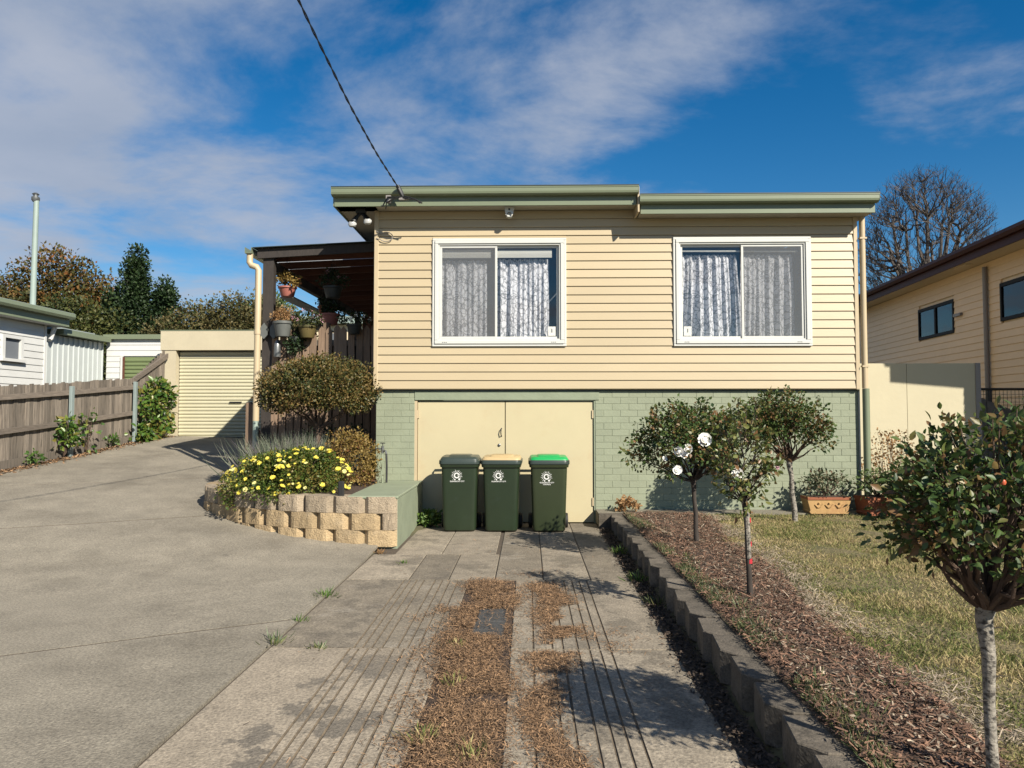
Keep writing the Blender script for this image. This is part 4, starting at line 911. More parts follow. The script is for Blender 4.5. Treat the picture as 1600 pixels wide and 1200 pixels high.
ce2, di2 = clumps((0, 0, .12), (.76, .57, .46), 900, 81, .90, .35, -.35)
keep = [i for i in range(len(ce2)) if di2[i][1] < .35 and di2[i][2] > -.30 and math.sin(di2[i][0] * 7 + 1) + math.sin(di2[i][2] * 9 + di2[i][1] * 5) > -.35][:160]
for i in keep:
    p = ce2[i] + di2[i] * .02; nrm = Vector(unit((di2[i] * .5 + np.array([0, -.35, .9]) + rng.normal(size=3) * .42)[None])[0])
    o = link('flower', random.choice(fl_m), db, tuple(p)); o.rotation_euler = nrm.to_track_quat('Z', 'Y').to_euler(); s = random.uniform(.5, 1.2); o.scale = (s, s, s * random.uniform(.6, 2.2))

def blades(name, base_pts, dirs, length, width, m, parent=None, seed=5, curve=.3):
    r = np.random.default_rng(seed); n = len(base_pts)
    return scatter(name, base_pts, dirs, r.normal(size=(n, 3)) + np.array([0, -.6, .3]), length, BLADE, m, parent, width)
lv = thing('lavender_bush', 'grey green lavender with spiky stems behind the daisies', 'bush', (-3.48, 10.6, .6))
r = np.random.default_rng(5); N = 2600
bp = r.normal(size=(N, 3)) * np.array([.25, .16, .03]); bp[:, 2] = abs(bp[:, 2]) ; bp[:, 0] += .1
dr = unit(np.stack([bp[:, 0] * 1.1 + r.normal(size=N) * .25, bp[:, 1] * 1.2 + r.normal(size=N) * .25, np.ones(N)], 1))
blades('stems', bp, dr, r.uniform(.40, .82, N), .13, 'leaf_lavender', lv, 6)
gb = thing('golden_bush', 'dry golden leaved bush beside the garden tap', 'bush', (-2.55, 10.45, .6))
ce, di = clumps((0, 0, .30), (.38, .36, .42), 230, 91, .45, .25, -.7); leaves_on('foliage', ce, di, 26, .06, .034, 'leaf_gold', gb, LEAF4, .4, 92)
q = MB(); limbs(q, (0, 0, 0), ce[:40], .009, .003, 4); q.build('stems', 'bark_brown', gb)
tg = thing('twiggy_shrub', 'dark twiggy shrub in the shade under the lollipop tree', 'bush', (-3.1, 11.45, .6))
ce, di = clumps((0, 0, .32), (.75, .25, .42), 90, 95, .4, .3, -.5); q = MB(); limbs(q, (0, 0, 0), ce, .010, .003, 4); q.build('stems', 'bark_dark', tg); leaves_on('foliage', ce, di, 14, .07, .045, 'leaf_dark', tg, LEAF4, .4, 96)
st = thing('marker_stub', 'short black plastic stub standing on the block planter wall', 'stub', (-2.17 - .11, 8.98, .60))
bevel(MB().box(-.035, .035, -.03, .03, 0, .19).build('tube_body', 'black_rubber', st), .01)
tap = thing('garden_tap', 'brass garden tap on a green standpipe with a hanging black hose', 'tap', (-2.10, 10.62, .61))
q = MB(); q.tube([(0, 0, 0), (0, 0, .46)], .016, 10); q.build('standpipe', 'render_green', tap, True)
q = MB(); q.tube([(0, 0, .44), (0, 0, .54)], .020, 10); q.tube([(0, .0, .47), (.05, -.03, .47), (.06, -.035, .43)], .014, 8); q.tube([(-.13, .02, .50), (0, 0, .50)], .012, 8); q.build('valve', 'grey_metal', tap, True)
q = MB(); q.box(-.035, .035, -.008, .008, .575, .588); q.tube([(0, 0, .54), (0, 0, .58)], .006, 6); q.build('handle', 'dark_metal', tap)
q = MB(); q.tube([(.06, -.035, .43), (.068, -.04, .25), (.066, -.04, .02)], .015, 8); q.build('hose', 'dark_metal', tap, True)
q = MB(); q.tube([(-.02, -.03, .40), (-.05, -.05, .25), (-.03, -.05, .10), (-.06, -.04, .02)], .011, 6); q.tube([(0, -.03, .42), (-.02, -.05, .25), (.0, -.05, .08)], .010, 6); q.build('hose_loops', 'render_green', tap, True)
wd = thing('leafy_weed', 'bright green leafy weed growing between the ledge and the garage door', 'weed', (-1.42, 10.55, 0))
ce, di = clumps((0, 0, .08), (.17, .15, .12), 40, 97, .3, .2, -.1); leaves_on('leaves', ce, di, 14, .03, .06, 'weed_green', wd, LEAF8, .6, 98)

# planter boxes and shrubs by the green wall
def trough(name, label, loc, w, d, h, m, plant, seed, rz=0):
    t = thing(name, label, 'planter', loc, rz)
    q = MB(); q.prism([(-w * .43, 0), (w * .43, 0), (w * .46, h * .12), (w * .44, h * .2), (w * .5, h * .78), (w * .5, h), (w * .46, h), (w * .44, h * .85), (-w * .44, h * .85), (-w * .46, h), (-w * .5, h), (-w * .5, h * .78), (-w * .44, h * .2), (-w * .46, h * .12)][::-1], -d / 2, d / 2, 'y'); q.build('trough_body', m, t)
    MB().box(-w * .505, w * .505, -d / 2 - .012, d / 2 + .012, h * .84, h * .985).build('rim', 'terracotta', t)
    for i in range(3):
        q = MB(); cx = (i - 1) * w * .24; q.tube([(cx - .06, -d / 2 - .004, h * .55), (cx - .02, -d / 2 - .012, h * .38), (cx + .02, -d / 2 - .012, h * .42), (cx + .06, -d / 2 - .004, h * .58)], .009, 6); q.lathe([(0, .0), (.018, .004), (.014, .016), (0, .018)], (cx, -d / 2 - .01, h * .6), 8); q.build('swag', m, t, True)
    MB().box(-w * .45, w * .45, -d * .45, d * .45, h * .98, h * .995).build('soil_fill', 'soil', t)
    ce, di = clumps((0, 0, h + .13), (w * .5, d * .7, .20), 46, seed, .4, .35, -.2); leaves_on('foliage', ce, di, 12, .05, .05, plant, t, LEAF8, .6, seed + 1)
    q = MB(); limbs(q, (0, 0, h * .9), ce[:22], .007, .003, 4); q.build('stems', 'bark_brown', t)
    return t
trough('planter_box', 'buff terracotta planter box with moulded swags and a geranium', (4.25, 10.68, .205), .60, .27, .235, 'terra_yellow', 'leaf_geranium', 101)
trough('planter_box', 'red terracotta planter box right of the buff one', (4.92, 10.55, .20), .50, .30, .26, 'terracotta', 'leaf_fern', 111, rad(12))
pv = thing('dry_shrub', 'thin dry shrub in front of the cream panel wall', 'bush', (5.45, 11.2, .2))
ce, di = clumps((0, 0, .62), (.40, .3, .55), 90, 121, .3, .3, -.9); q = MB(); limbs(q, (0, 0, 0), ce, .008, .002, 4); q.build('stems', 'bark_brown', pv); leaves_on('foliage', ce, di, 14, .06, .04, 'leaf_dry', pv, LEAF4, .4, 122)
gp = thing('green_shrub', 'leafy green shrub standing beside the red planter box', 'bush', (5.35, 10.2, .19))
ce, di = clumps((0, 0, .38), (.36, .34, .40), 90, 125, .4, .3, -.7); leaves_on('foliage', ce, di, 18, .07, .06, 'leaf_fern', gp, LEAF8, .5, 126); q = MB(); limbs(q, (0, 0, 0), ce[:30], .009, .003, 4); q.build('stems', 'bark_brown', gp)
dc = thing('dry_clump', 'small rust brown dead plant at the foot of the green wall', 'plant', (1.42, 10.72, .205))
ce, di = clumps((0, 0, .07), (.13, .09, .11), 30, 127, .3, .2, -.3); leaves_on('leaves', ce, di, 14, .025, .045, 'leaf_dry', dc, LEAF4, .5, 128)

# hanging and standing pots in the porch
def pot(name, label, loc, r, h, m, plant, seed, pr=(.16, .16, .12), hang=0.0, flowers=None, cz=.06, lsize=.04, per=16, ncl=36, droop=0.0):
    t = thing(name, label, 'pot plant', loc, 0, 'pots around the porch')
    q = MB(); q.lathe([(0, 0), (r * .68, 0), (r * .72, h * .05), (r * .95, h * .82), (r * 1.06, h * .84), (r * 1.06, h), (r * .92, h), (r * .9, h * .86), (0, h * .85)], n=20); q.build('pot_body', m, t, True)
    ce, di = clumps((0, 0, h + cz), pr, ncl, seed, .35, .25, -.3 - droop); leaves_on('foliage', ce, di, per, .035, lsize, plant, t, LEAF4, .5, seed + 1)
    if hang:
        q = MB()
        for a in (0, 2.1, 4.2): q.tube([(r * math.cos(a), r * math.sin(a), h), (0, 0, h + hang)], .003, 4)
        q.build('hanger', 'dark_metal', t)
    if flowers:
        ce3, di3 = clumps((0, 0, h + cz), tuple(p * 1.1 for p in pr), flowers[1], seed + 7, .9, .1, 0)
        leaves_on('blossom', ce3, di3, 9, .012, .03, flowers[0], t, LEAF8, .6, seed + 9)
    return t
pot('hanging_pot', 'pink hanging pot with a grassy plant at the left end of the porch', (-4.12, PY + .35, 3.62), .15, .17, 'pot_pink', 'leaf_gold', 131, (.17, .15, .13), .55, None, .08, .05)
pot('hanging_pot', 'round faded terracotta pot hanging deeper in the porch', (-3.75, PY + 1.5, 3.42), .17, .20, 'terracotta', 'leaf_dark', 133, (.14, .14, .1), .8)
pot('hanging_pot', 'rose coloured hanging pot above the pink flowers', (-3.52, PY + .9, 3.20), .16, .20, 'pot_pink', 'leaf_dark', 135, (.15, .15, .1), .9)
pot('hanging_basket', 'dark hanging basket with long bare twigs under the porch roof', (-3.35, PY + .4, 3.60), .16, .20, 'pot_dark', 'leaf_dark', 137, (.2, .18, .18), .5, ('petal_pink', 6), .1)
pot('wall_basket', 'wire basket of pale pink flowers on top of the porch palings', (-3.62, PY - .14, 2.86), .15, .20, 'leaf_hedge', 'leaf_mid', 139, (.22, .16, .16), 0, ('petal_pink', 16), .08, .04)
pot('wall_pot', 'grey plastic pot with dry brown stems on the porch palings', (-4.02, PY - .16, 2.88), .15, .25, 'pot_grey', 'leaf_dry', 141, (.18, .13, .12), 0, None, .08, .035)
pot('wall_pot', 'black pot with trailing leaves on the palings left of the pink flowers', (-3.83, PY - .11, 2.76), .08, .12, 'pot_dark', 'leaf_dark', 143, (.13, .1, .22), 0, None, -.05, .04, 14, 40, .6)
pot('shaded_pot', 'dark pot with white flowers on the shaded palings beside the house', (-2.85, PY - .13, 2.92), .12, .16, 'pot_dark', 'leaf_dark', 145, (.28, .12, .12), 0, ('petal_white', 5), .06, .035)
lt = thing('glass_lantern', 'small silver lantern hanging on the left end of the porch palings', 'lantern', (-4.13, PY - .10, 2.55))
q = MB(); q.lathe([(0, 0), (.055, 0), (.06, .02), (.055, .16), (.045, .24), (.02, .28), (0, .29)], n=16); q.build('lantern_body', 'grey_metal', lt, True)
q = MB(); q.tube([(0, 0, .28), (0, .02, .40), (0, .09, .44)], .004, 4); q.build('hook', 'dark_metal', lt)
for x in (-4.36, -4.20):
    q = MB(); q.prism([(-.06, 0), (0, -.07), (.06, 0), (.06, .12), (0, .20), (-.06, .12)][::-1], 0, .05, 'y')
    tag(q.build('post_finial', 'pot_grey', None, None, (x, PY - .09, 2.92)), 'grey pointed finial fixed to the leftmost porch paling' if x < -4.3 else 'grey pointed finial beside the silver lantern', 'finial')
# twigs out of the basket
q = MB(); limbs(q, (0, 0, .2), [(.05, -.05, .62), (.16, -.05, .60), (-.06, -.02, .55), (.22, 0, .5), (-.16, 0, .42)], .006, .002, 4)
for o in bpy.data.objects:
    if o.name == 'hanging_basket': q.build('twigs', 'bark_brown', o)

# ================================================================== LEFT SIDE: FENCE, GARAGE, NEIGHBOURS
FX = -8.92
fence = thing('paling_fence', 'weathered grey timber paling fence along the left edge of the side driveway', 'fence')
fm = [paling_mesh(.10, 1.32 + dz, 'paling') for dz in (0, .012, -.012, .02)]
def fence_base(y): return drive_z(FX, y) + .03
y = 9.3; k = 0
while y < 17.95:
    o = link('paling', random.choice(fm), fence, (FX - random.uniform(0, .012), y, fence_base(y) + .08), (random.uniform(-.008, .008), 0, rad(90))); y += .101
    k += 1
def slanted(name, m, x0, x1, ya, yb, h0, h1, parent=fence):
    za, zb = fence_base(ya), fence_base(yb)
    MB().add([(x0, ya, za + h0), (x1, ya, za + h0), (x1, ya, za + h1), (x0, ya, za + h1), (x0, yb, zb + h0), (x1, yb, zb + h0), (x1, yb, zb + h1), (x0, yb, zb + h1)], [(0, 1, 2, 3), (7, 6, 5, 4), (0, 4, 5, 1), (1, 5, 6, 2), (2, 6, 7, 3), (3, 7, 4, 0)]).build(name, m, parent)
for ya, yb in ((9.2, 11.72), (11.73, 14.05), (14.06, 16.35), (16.36, 17.97)):
    slanted('rail', 'rail_wood', FX + .018, FX + .062, ya, yb, 1.16, 1.25); slanted('rail', 'rail_wood', FX + .018, FX + .062, ya, yb, .58, .67); slanted('plinth', 'paling', FX + .016, FX + .034, ya, yb, -.03, .125)
for y in (11.72, 14.05, 16.35):
    z = fence_base(y); bevel(MB().box(FX + .064, FX + .124, y - .045, y + .045, z - .1, z + 1.33).build('post', 'post_steel', fence), .006)
z = fence_base(16.4)
for k in range(11):                                       # raked end panel climbing to the garage
    y = 16.55 + k * .128; h = .12 + k * .062
    MB().box(FX - .030, FX - .014, y - .05, y + .05, fence_base(y) + 1.2, fence_base(y) + 1.33 + h).build('paling', 'paling', fence)
MB().add([(FX - .01, 16.4, z + 1.30), (FX + .035, 16.4, z + 1.30), (FX + .035, 16.4, z + 1.42), (FX - .01, 16.4, z + 1.42), (FX - .01, 17.95, z + 1.98), (FX + .035, 17.95, z + 1.98), (FX + .035, 17.95, z + 2.10), (FX - .01, 17.95, z + 2.10)], [(0, 1, 2, 3), (7, 6, 5, 4), (0, 4, 5, 1), (1, 5, 6, 2), (2, 6, 7, 3), (3, 7, 4, 0)]).build('raked_cap', 'rail_wood', fence)
def ivy(label, cents, spread, per, size, seed, rust=False):
    t = thing('ivy_plant', label, 'ivy', (FX + .1, cents[0][0], fence_base(cents[0][0])), 0, 'ivy on the paling fence')
    B = np.array(t.location); c = np.array([(FX + .14 + random.uniform(0, .10), y, z + fence_base(y)) for y, z in cents]) - B
    d = np.tile(np.array([[.8, -.4, .2]]), (len(c), 1)); leaves_on('leaves', c, d, per, spread, size, 'leaf_ivy', t, LEAF8, .4, seed, .2)
    q = MB(); limbs(q, (0, 0, 0), c[:25], .008, .003, 4); q.build('stems', 'bark_brown', t)
ivy('tall ivy climbing the fence where it meets the garage', [(16.5 + random.uniform(0, 1.25), random.uniform(.05, 1.15)) for _ in range(52)] + [(16.15 + random.uniform(0, 1.0), random.uniform(.0, .28)) for _ in range(14)] + [(17.2 + random.uniform(-.3, .35), random.uniform(1.0, 1.35)) for _ in range(10)], .10, 16, .12, 151)
ivy('ivy clump wrapped round the nearer steel fence post', [(13.8 + random.uniform(-.22, .22), random.uniform(.15, .68)) for _ in range(16)], .08, 13, .10, 153)
ivy('thin yellowing ivy just right of the nearer steel fence post', [(14.5 + random.uniform(-.15, .15), random.uniform(.15, .85)) for _ in range(9)], .09, 7, .09, 155)
for i, (y, lab) in enumerate(((12.9, 'small dry weed at the foot of the fence left of the steel post'), (15.4, 'little green weed at the fence foot between the two steel posts'))):
    t = thing('fence_weed', lab, 'weed', (FX + .12, y, fence_base(y) - .03)); ce, di = clumps((0, 0, .12), (.08, .13, .10), 9, 160 + i, .3, .2, -.2); leaves_on('leaves', ce, di, 9, .05, .07, 'weed_green', t, LEAF8, .5, 161 + i)

gar = thing('garage', 'cream flat roofed garage with a cream roller door at the end of the side driveway', 'garage')
GY0 = 18.0; q = MB()
wall_with_holes(q, -9.08, -5.9, GY0, GY0 + .2, .95, 3.18, [(-8.72, -6.30, .95, 3.18 - .001)])
for a, c in ((-9.08, -8.72), (-6.30, -5.9)): MB().box(a, c, GY0, GY0 + .25, .95, 3.20).build('pier', 'garage_cream', gar)
MB().box(-9.10, -5.88, GY0 - .02, GY0 + .25, 3.202, 3.68).build('parapet', 'garage_cream', gar)
MB().box(-9.11, -5.87, GY0 - .03, GY0 + .27, 3.682, 3.70).build('capping', 'gutter_green', gar)
q = MB(); q.box(-9.06, -8.95, GY0 + .252, 23.5, .95, 3.55); q.box(-6.0, -5.9, GY0 + .252, 23.5, .95, 3.55); q.box(-9.06, -5.9, 23.5, 23.6, .95, 3.55); q.box(-9.06, -5.9, GY0 + .26, 23.5, 3.552, 3.60); q.build('shell', 'garage_cream', gar)
rd = MB().box(-8.71, -6.31, GY0 + .19, GY0 + .20, 1.05, 3.19).build('roller_door', 'dark_metal', gar)
def slat_mesh(x0, x1, h, m):
    q = MB(); q.prism([(.0, 0), (-.006, .004), (-.022, h * .25), (-.026, h * .5), (-.022, h * .78), (-.006, h * .92), (-.004, h * .985), (0, h * .985)][::-1], x0, x1); return q.mesh('slat', m)
ns = 24; sh = 2.10 / ns; sm = slat_mesh(-8.70, -6.32, sh, 'roller_cream')
for k in range(ns): link('slat', sm, rd, (0, GY0 + .188, 1.075 + k * sh))
MB().box(-8.70, -6.32, GY0 + .15, GY0 + .187, 1.052, 1.075).build('bottom_rail', 'roller_cream', rd)
MB().box(-7.42, -7.12, GY0 + .13, GY0 + .165, 1.90, 1.93).build('handle', 'dark_metal', rd)
MB().box(-8.70, -6.32, GY0 + .05, GY0 + .14, .98, 1.048).build('threshold', 'dark_metal', rd)

# white neighbour: weatherboard house end, ribbed lean-to and shed
nw = thing('neighbour_house', 'white weatherboard house with green gutters behind the left fence', 'house')
WX = -10.9
MB().box(-16, WX - .03, 8.0, 16.3, .4, 3.62).build('wall_core', 'white_board', nw)
def hboard(parent, y0, y1, z, h, m, x):
    q = MB(); q.prism([(x - .03, z), (x + .012, z), (x + .014, z + .006), (x, z + h), (x - .03, z + h)], y0, y1, 'y'); q.build('weatherboard', m, parent)
WINW = (14.95, 15.55, 2.78, 3.28)
for k in range(19):
    z = .75 + k * .15
    if z + .15 > WINW[2] and z < WINW[3]: hboard(nw, 8.0, WINW[0], z, .15, 'white_board', WX); hboard(nw, WINW[1], 16.3, z, .15, 'white_board', WX)
    else: hboard(nw, 8.0, 16.3, z, .15, 'white_board', WX)
q = MB(); y0, y1, z0, z1 = WINW
q.box(WX - .03, WX + .05, y0 - .02, y0 + .06, z0, z1); q.box(WX - .03, WX + .05, y1 - .06, y1 + .02, z0, z1); q.box(WX - .03, WX + .05, y0 + .06, y1 - .06, z1 - .07, z1); q.box(WX - .03, WX + .09, y0 - .06, y1 + .06, z0 - .06, z0); w = q.build('window', 'white_board', nw)
MB().box(WX - .02, WX - .01, y0 + .06, y1 - .06, z0, z1 - .07).build('pane', 'room', w)
MB().box(WX - .03, WX + .03, 16.28, 16.34, .6, 3.62).build('corner_board', 'white_board', nw)
q = MB(); q.prism([(WX + .28, 3.93), (WX + .42, 3.93), (WX + .43, 3.85), (WX + .40, 3.80), (WX + .28, 3.80)][::-1], 7.6, 16.75, 'y'); q.build('gutter', 'gutter_green', nw)
MB().box(WX + .24, WX + .278, 7.6, 16.75, 3.63, 3.90).build('fascia', 'gutter_green', nw)
MB().box(-16, WX + .24, 7.6, 16.75, 3.625, 3.645).build('soffit', 'white_board', nw)
MB().add([(WX + .4, 7.6, 3.94), (WX + .4, 16.75, 3.94), (-15, 16.75, 4.6), (-15, 7.6, 4.6), (WX + .4, 7.6, 3.90), (WX + .4, 16.75, 3.90), (-15, 16.75, 3.9), (-15, 7.6, 3.9)], [(0, 1, 2, 3), (7, 6, 5, 4), (4, 5, 1, 0), (5, 6, 2, 1), (6, 7, 3, 2), (7, 4, 0, 3)]).build('roof', 'sheet_pale', nw)
q = MB(); q.tube([(WX + .1, 16.5, 3.6), (WX + .02, 16.5, 3.35), (WX + .02, 16.45, 3.3)], .05, 8); q.build('downpipe', 'white_board', nw, True)
vp = thing('vent_pipe', 'tall pale green vent pipe standing above the white house roof', 'pipe', (-11.05, 16.1, 3.98))
q = MB(); q.tube([(0, 0, 0), (.02, 0, 2.45)], [.062, .055], 12); q.build('pipe', 'pipe_green', vp, True)
q = MB(); q.lathe([(.06, 2.40), (.085, 2.44), (.085, 2.50), (.05, 2.52), (.05, 2.55), (.075, 2.57), (.04, 2.60), (0, 2.61)], n=14); q.build('cowl', 'grey_metal', vp, True)
lt2 = thing('ribbed_lean_to', 'white ribbed metal lean to joining the white house to its shed', 'shed')
MB().box(WX - .3, WX - .10, 16.36, 18.75, .6, 3.45).build('wall_core', 'white_sheet', lt2)
for k in range(12):
    y0 = 16.36 + k * .199; q = MB(); q.prism([(WX - .098, y0), (WX - .098, y0 + .197), (WX - .085, y0 + .197), (WX - .085, y0 + .175), (WX - .060, y0 + .165), (WX - .060, y0 + .14), (WX - .085, y0 + .13), (WX - .085, y0)][::-1], .65, 3.45, 'z'); q.build('panel', 'white_sheet', lt2)
MB().box(WX - .3, WX + .12, 16.8, 18.75, 3.47, 3.60).build('gutter', 'gutter_green', lt2)
MB().box(WX - 3, WX - .31, 16.36, 18.75, 3.3, 3.7).build('roof', 'sheet_pale', lt2)
shd = thing('garden_shed', 'white boarded shed with a green roller door behind the fence end', 'shed')
SY = 18.85
MB().box(-10.95, -9.12, SY + .03, 22, .9, 3.50).build('wall_core', 'white_board', shd)
for k in range(18):
    z = .95 + k * .145; q = MB()
    for x0, x1 in (((-10.95, -10.52),) if z < 3.05 else ((-10.95, -9.12),)):
        q = MB(); q.prism([(SY + .03, z), (SY - .010, z), (SY - .012, z + .005), (SY, z + .145), (SY + .03, z + .145)][::-1], x0, x1); q.build('weatherboard', 'white_board', shd)
rdg = MB().box(-10.5, -9.14, SY + .012, SY + .029, .95, 3.10).build('roller_door', 'roller_green', shd); sm2 = slat_mesh(-10.50, -9.14, .10, 'roller_green')
for k in range(21): link('slat', sm2, rdg, (0, SY + .011, .96 + k * .10))
MB().box(-10.56, -10.50, SY - .05, SY + .01, .95, 3.12).build('door_jamb', 'white_board', shd)
MB().box(-10.50, -10.45, SY - .055, SY - .03, 2.5, 3.1).build('timber_stop', 'red_timber', shd)
MB().box(-11.0, -9.1, SY - .10, SY + .02, 3.56, 3.68).build('gutter', 'gutter_green', shd)
MB().box(-11.0, -9.1, SY + .03, 22.1, 3.51, 3.60).build('roof', 'sheet_pale', shd)

# trees and hedge behind
def tree(name, label, base, h, crown_c, rr, ncl, per, lsize, m, seed, spread, zmin=-.8, cat='tree', bark='bark_brown', amp=.35, inner=.4, up=.4, tr=.16, taper=0.0):
    t = thing(name, label, cat, base); B = np.array(base)
    ce, di = clumps(np.array(crown_c) - B, rr, ncl, seed, inner, amp, zmin)
    if taper:
        z_ = (ce[:, 2] - ce[:, 2].min()) / np.ptp(ce[:, 2]); c0 = np.array(crown_c) - B; ce[:, :2] = c0[:2] + (ce[:, :2] - c0[:2]) * (1.15 - taper * z_)[:, None]
    q = MB(); top = np.array(crown_c) - B - np.array([0, 0, rr[2] * .5]); q.tube([(0, 0, -.2), tuple(top * np.array([.4, .4, .5])), tuple(top)], [tr * 1.3, tr, tr * .7], 8); limbs(q, top, ce[:28], tr * .45, .02, 5); q.build('trunk', bark, t, True)
    leaves_on('crown', ce, di, per, spread, lsize, m, t, LEAF4, up, seed + 1)
    return t
tree('autumn_tree', 'tall bronze tinged autumn tree behind the white house, beside the vent pipe', (-20.6, 31, 1.2), 8, (-19.9, 31, 5.4), (2.2, 1.9, 2.9), 300, 64, .14, 'leaf_autumn', 171, .33, amp=.5)
tree('autumn_tree', 'olive autumn tree at the far left edge behind the white house', (-24.6, 32, 1.2), 8, (-23.2, 32, 5.2), (2.0, 1.8, 2.3), 240, 60, .14, 'leaf_autumn', 173, .33, amp=.4)
tree('evergreen_tree', 'dark green pointed evergreen behind the white shed', (-15.6, 29, 1.2), 8, (-15.75, 29, 4.75), (.85, .9, 3.0), 240, 80, .11, 'leaf_dark', 175, .20, amp=.35, bark='bark_dark', taper=.85)
tree('evergreen_tree', 'second shorter peak of dark evergreen right beside the pointed one', (-14.6, 29.5, 1.2), 8, (-14.65, 29.2, 4.3), (.85, .9, 2.75), 210, 80, .11, 'leaf_dark', 177, .19, amp=.3, bark='bark_dark', taper=.85)
tree('evergreen_tree', 'slim dark evergreen spire at the left of the pointed evergreen group', (-16.4, 29.3, 1.2), 8, (-16.75, 29.2, 4.1), (.7, .8, 2.5), 170, 80, .11, 'leaf_dark', 185, .19, amp=.3, bark='bark_dark', taper=.85)
tree('bushy_tree', 'low olive bushy tree between the autumn tree and the dark evergreen', (-17.5, 28, 1.2), 6, (-17.5, 28, 3.9), (1.9, 1.5, 1.9), 260, 64, .12, 'leaf_mid', 179, .28, amp=.35)
tree('hedge', 'tall brownish green hedge behind the cream garage', (-10.5, 26, 1.2), 4, (-10.6, 26, 3.3), (3.4, .9, 2.1), 760, 80, .09, 'leaf_hedge', 181, .24, -.5, 'hedge', amp=.2, inner=.35)
tree('feathery_tree', 'pale feathery green tree rising above the right end of the hedge', (-10.1, 27.5, 1.2), 5, (-10.1, 27.5, 4.9), (1.1, .9, 1.3), 110, 50, .11, 'leaf_fern', 183, .20, amp=.4)
nr = thing('distant_house', 'distant house with a pale green roof edge above the hedge', 'house', (-9.9, 34, 1.2))
MB().box(-1.2, 3.2, 0, 4, 0, 4.6).build('wall', 'neigh_trim', nr); MB().box(-1.5, 3.5, -.4, 4.4, 4.62, 4.95).build('roof', 'pipe_green', nr)
MB().box(.2, 1.4, -.05, .02, 3.2, 4.2).build('window', 'room', nr)

# ================================================================== RIGHT SIDE
pwall = thing('panel_wall', 'cream rendered panel wall closing the gap right of the house', 'wall')
for x0, x1 in ((4.95, 6.105), (6.112, 7.20)): MB().box(x0, x1, 12.0, 12.05, .0, 2.43).build('panel', 'panel_cream', pwall)
MB().box(7.20, 7.28, 11.985, 12.07, .0, 2.435).build('end_post', 'pipe_grey', pwall)
MB().box(4.95, 7.2, 12.052, 12.10, 2.2, 2.3).build('rail', 'pipe_grey', pwall)

nh = thing('neighbour_house', 'cream boarded house with a maroon gutter and dark windows on the right', 'house', (8.63, 10.1, 0), rad(-5))
NWIN = [(2.2, 4.0, 3.40, 4.06), (5.82, 7.53, 3.39, 4.055)]
MB().box(.03, 6, 0, 14, .8, 4.62).build('wall_core', 'neigh_trim', nh)
for k in range(26):
    z = .95 + k * .14; y = 0.0; segs = []
    for (a, c, e, f) in NWIN:
        if z + .14 > e and z < f: segs.append((y, a)); y = c
    segs.append((y, 14.0))
    for a, c in segs:
        q = MB(); q.prism([(.03, z), (-.012, z), (-.014, z + .006), (.0, z + .14), (.03, z + .14)][::-1], a, c, 'y'); q.build('weatherboard', 'neigh_board', nh)
for (a, c, e, f) in NWIN:
    q = MB()
    for y0, y1, z0, z1 in ((a, c, e - .03, e + .035), (a, c, f - .04, f + .03), (a, a + .05, e + .035, f - .04), (c - .05, c, e + .035, f - .04), ((a + c) / 2 - .035, (a + c) / 2 + .035, e + .035, f - .04)): q.box(-.028, .028, y0, y1, z0, z1)
    w = q.build('window', 'frame_black', nh)
    MB().box(-.004, .002, a + .05, (a + c) / 2 - .035, e + .035, f - .04).build('pane', 'glass_dark', w); MB().box(-.004, .002, (a + c) / 2 + .035, c - .05, e + .035, f - .04).build('pane', 'glass_dark', w)
    MB().box(.006, .012, a + .05, c - .05, e + .12, f - .05).build('blind', 'blind_dark', w)
MB().box(-.49, .0, -.7, 14.5, 4.60, 4.615).build('soffit', 'neigh_trim', nh); MB().box(.0, 6, -.7, .0, 4.60, 4.615).build('soffit', 'neigh_trim', nh)
MB().box(-.52, -.495, -.72, 14.5, 4.56, 4.80).build('fascia', 'maroon', nh)
q = MB(); q.prism([(-.525, 4.82), (-.63, 4.82), (-.635, 4.76), (-.60, 4.70), (-.525, 4.70)], -.74, 14.5, 'y'); q.build('gutter', 'maroon', nh)
MB().box(-.52, 6.2, -.745, -.722, 4.46, 4.80).build('front_fascia', 'maroon', nh)
MB().add([(-.56, -.74, 4.825), (-.56, 14.5, 4.825), (3, 14.5, 5.25), (3, -.74, 5.25), (-.56, -.74, 4.81), (-.56, 14.5, 4.81), (3, 14.5, 4.81), (3, -.74, 4.81)], [(3, 2, 1, 0), (4, 5, 6, 7), (0, 1, 5, 4), (1, 2, 6, 5), (2, 3, 7, 6), (3, 0, 4, 7)]).build('roof', 'maroon', nh)
q = MB(); q.tube([(-.06, 4.45, 4.50), (-.06, 4.45, 1.6)], .042, 10); q.build('downpipe', 'pipe_grey', nh, True); 
MB().box(-.07, -.013, 5.45, 5.75, 3.68, 3.74).build('outlet_vent', 'pipe_grey', nh); MB().box(-.33, -.2, 4.6, 5.1, 4.575, 4.599).build('eave_light', 'neigh_trim', nh)
mf = thing('mesh_fence', 'black wire mesh fence with a top rail right of the cream panel wall', 'fence')
MY = 12.5
q = MB(); q.tube([(7.45, MY, 2.03), (9.2, MY, 2.03)], .022, 8); q.build('top_rail', 'dark_metal', mf, True)
for x in (7.72, 8.95): MB().box(x - .035, x + .035, MY - .03, MY + .03, 1.0, 2.01).build('post', 'dark_metal', mf)
q = MB(); x = 7.46
while x < 9.2: q.tube([(x, MY + .035, 1.1), (x, MY + .035, 2.01)], .004, 3, False); x += .065
z = 1.1
while z < 2.0: q.tube([(7.46, MY + .04, z), (9.2, MY + .04, z)], .004, 3, False); z += .065
q.build('mesh_wire', 'dark_metal', mf)
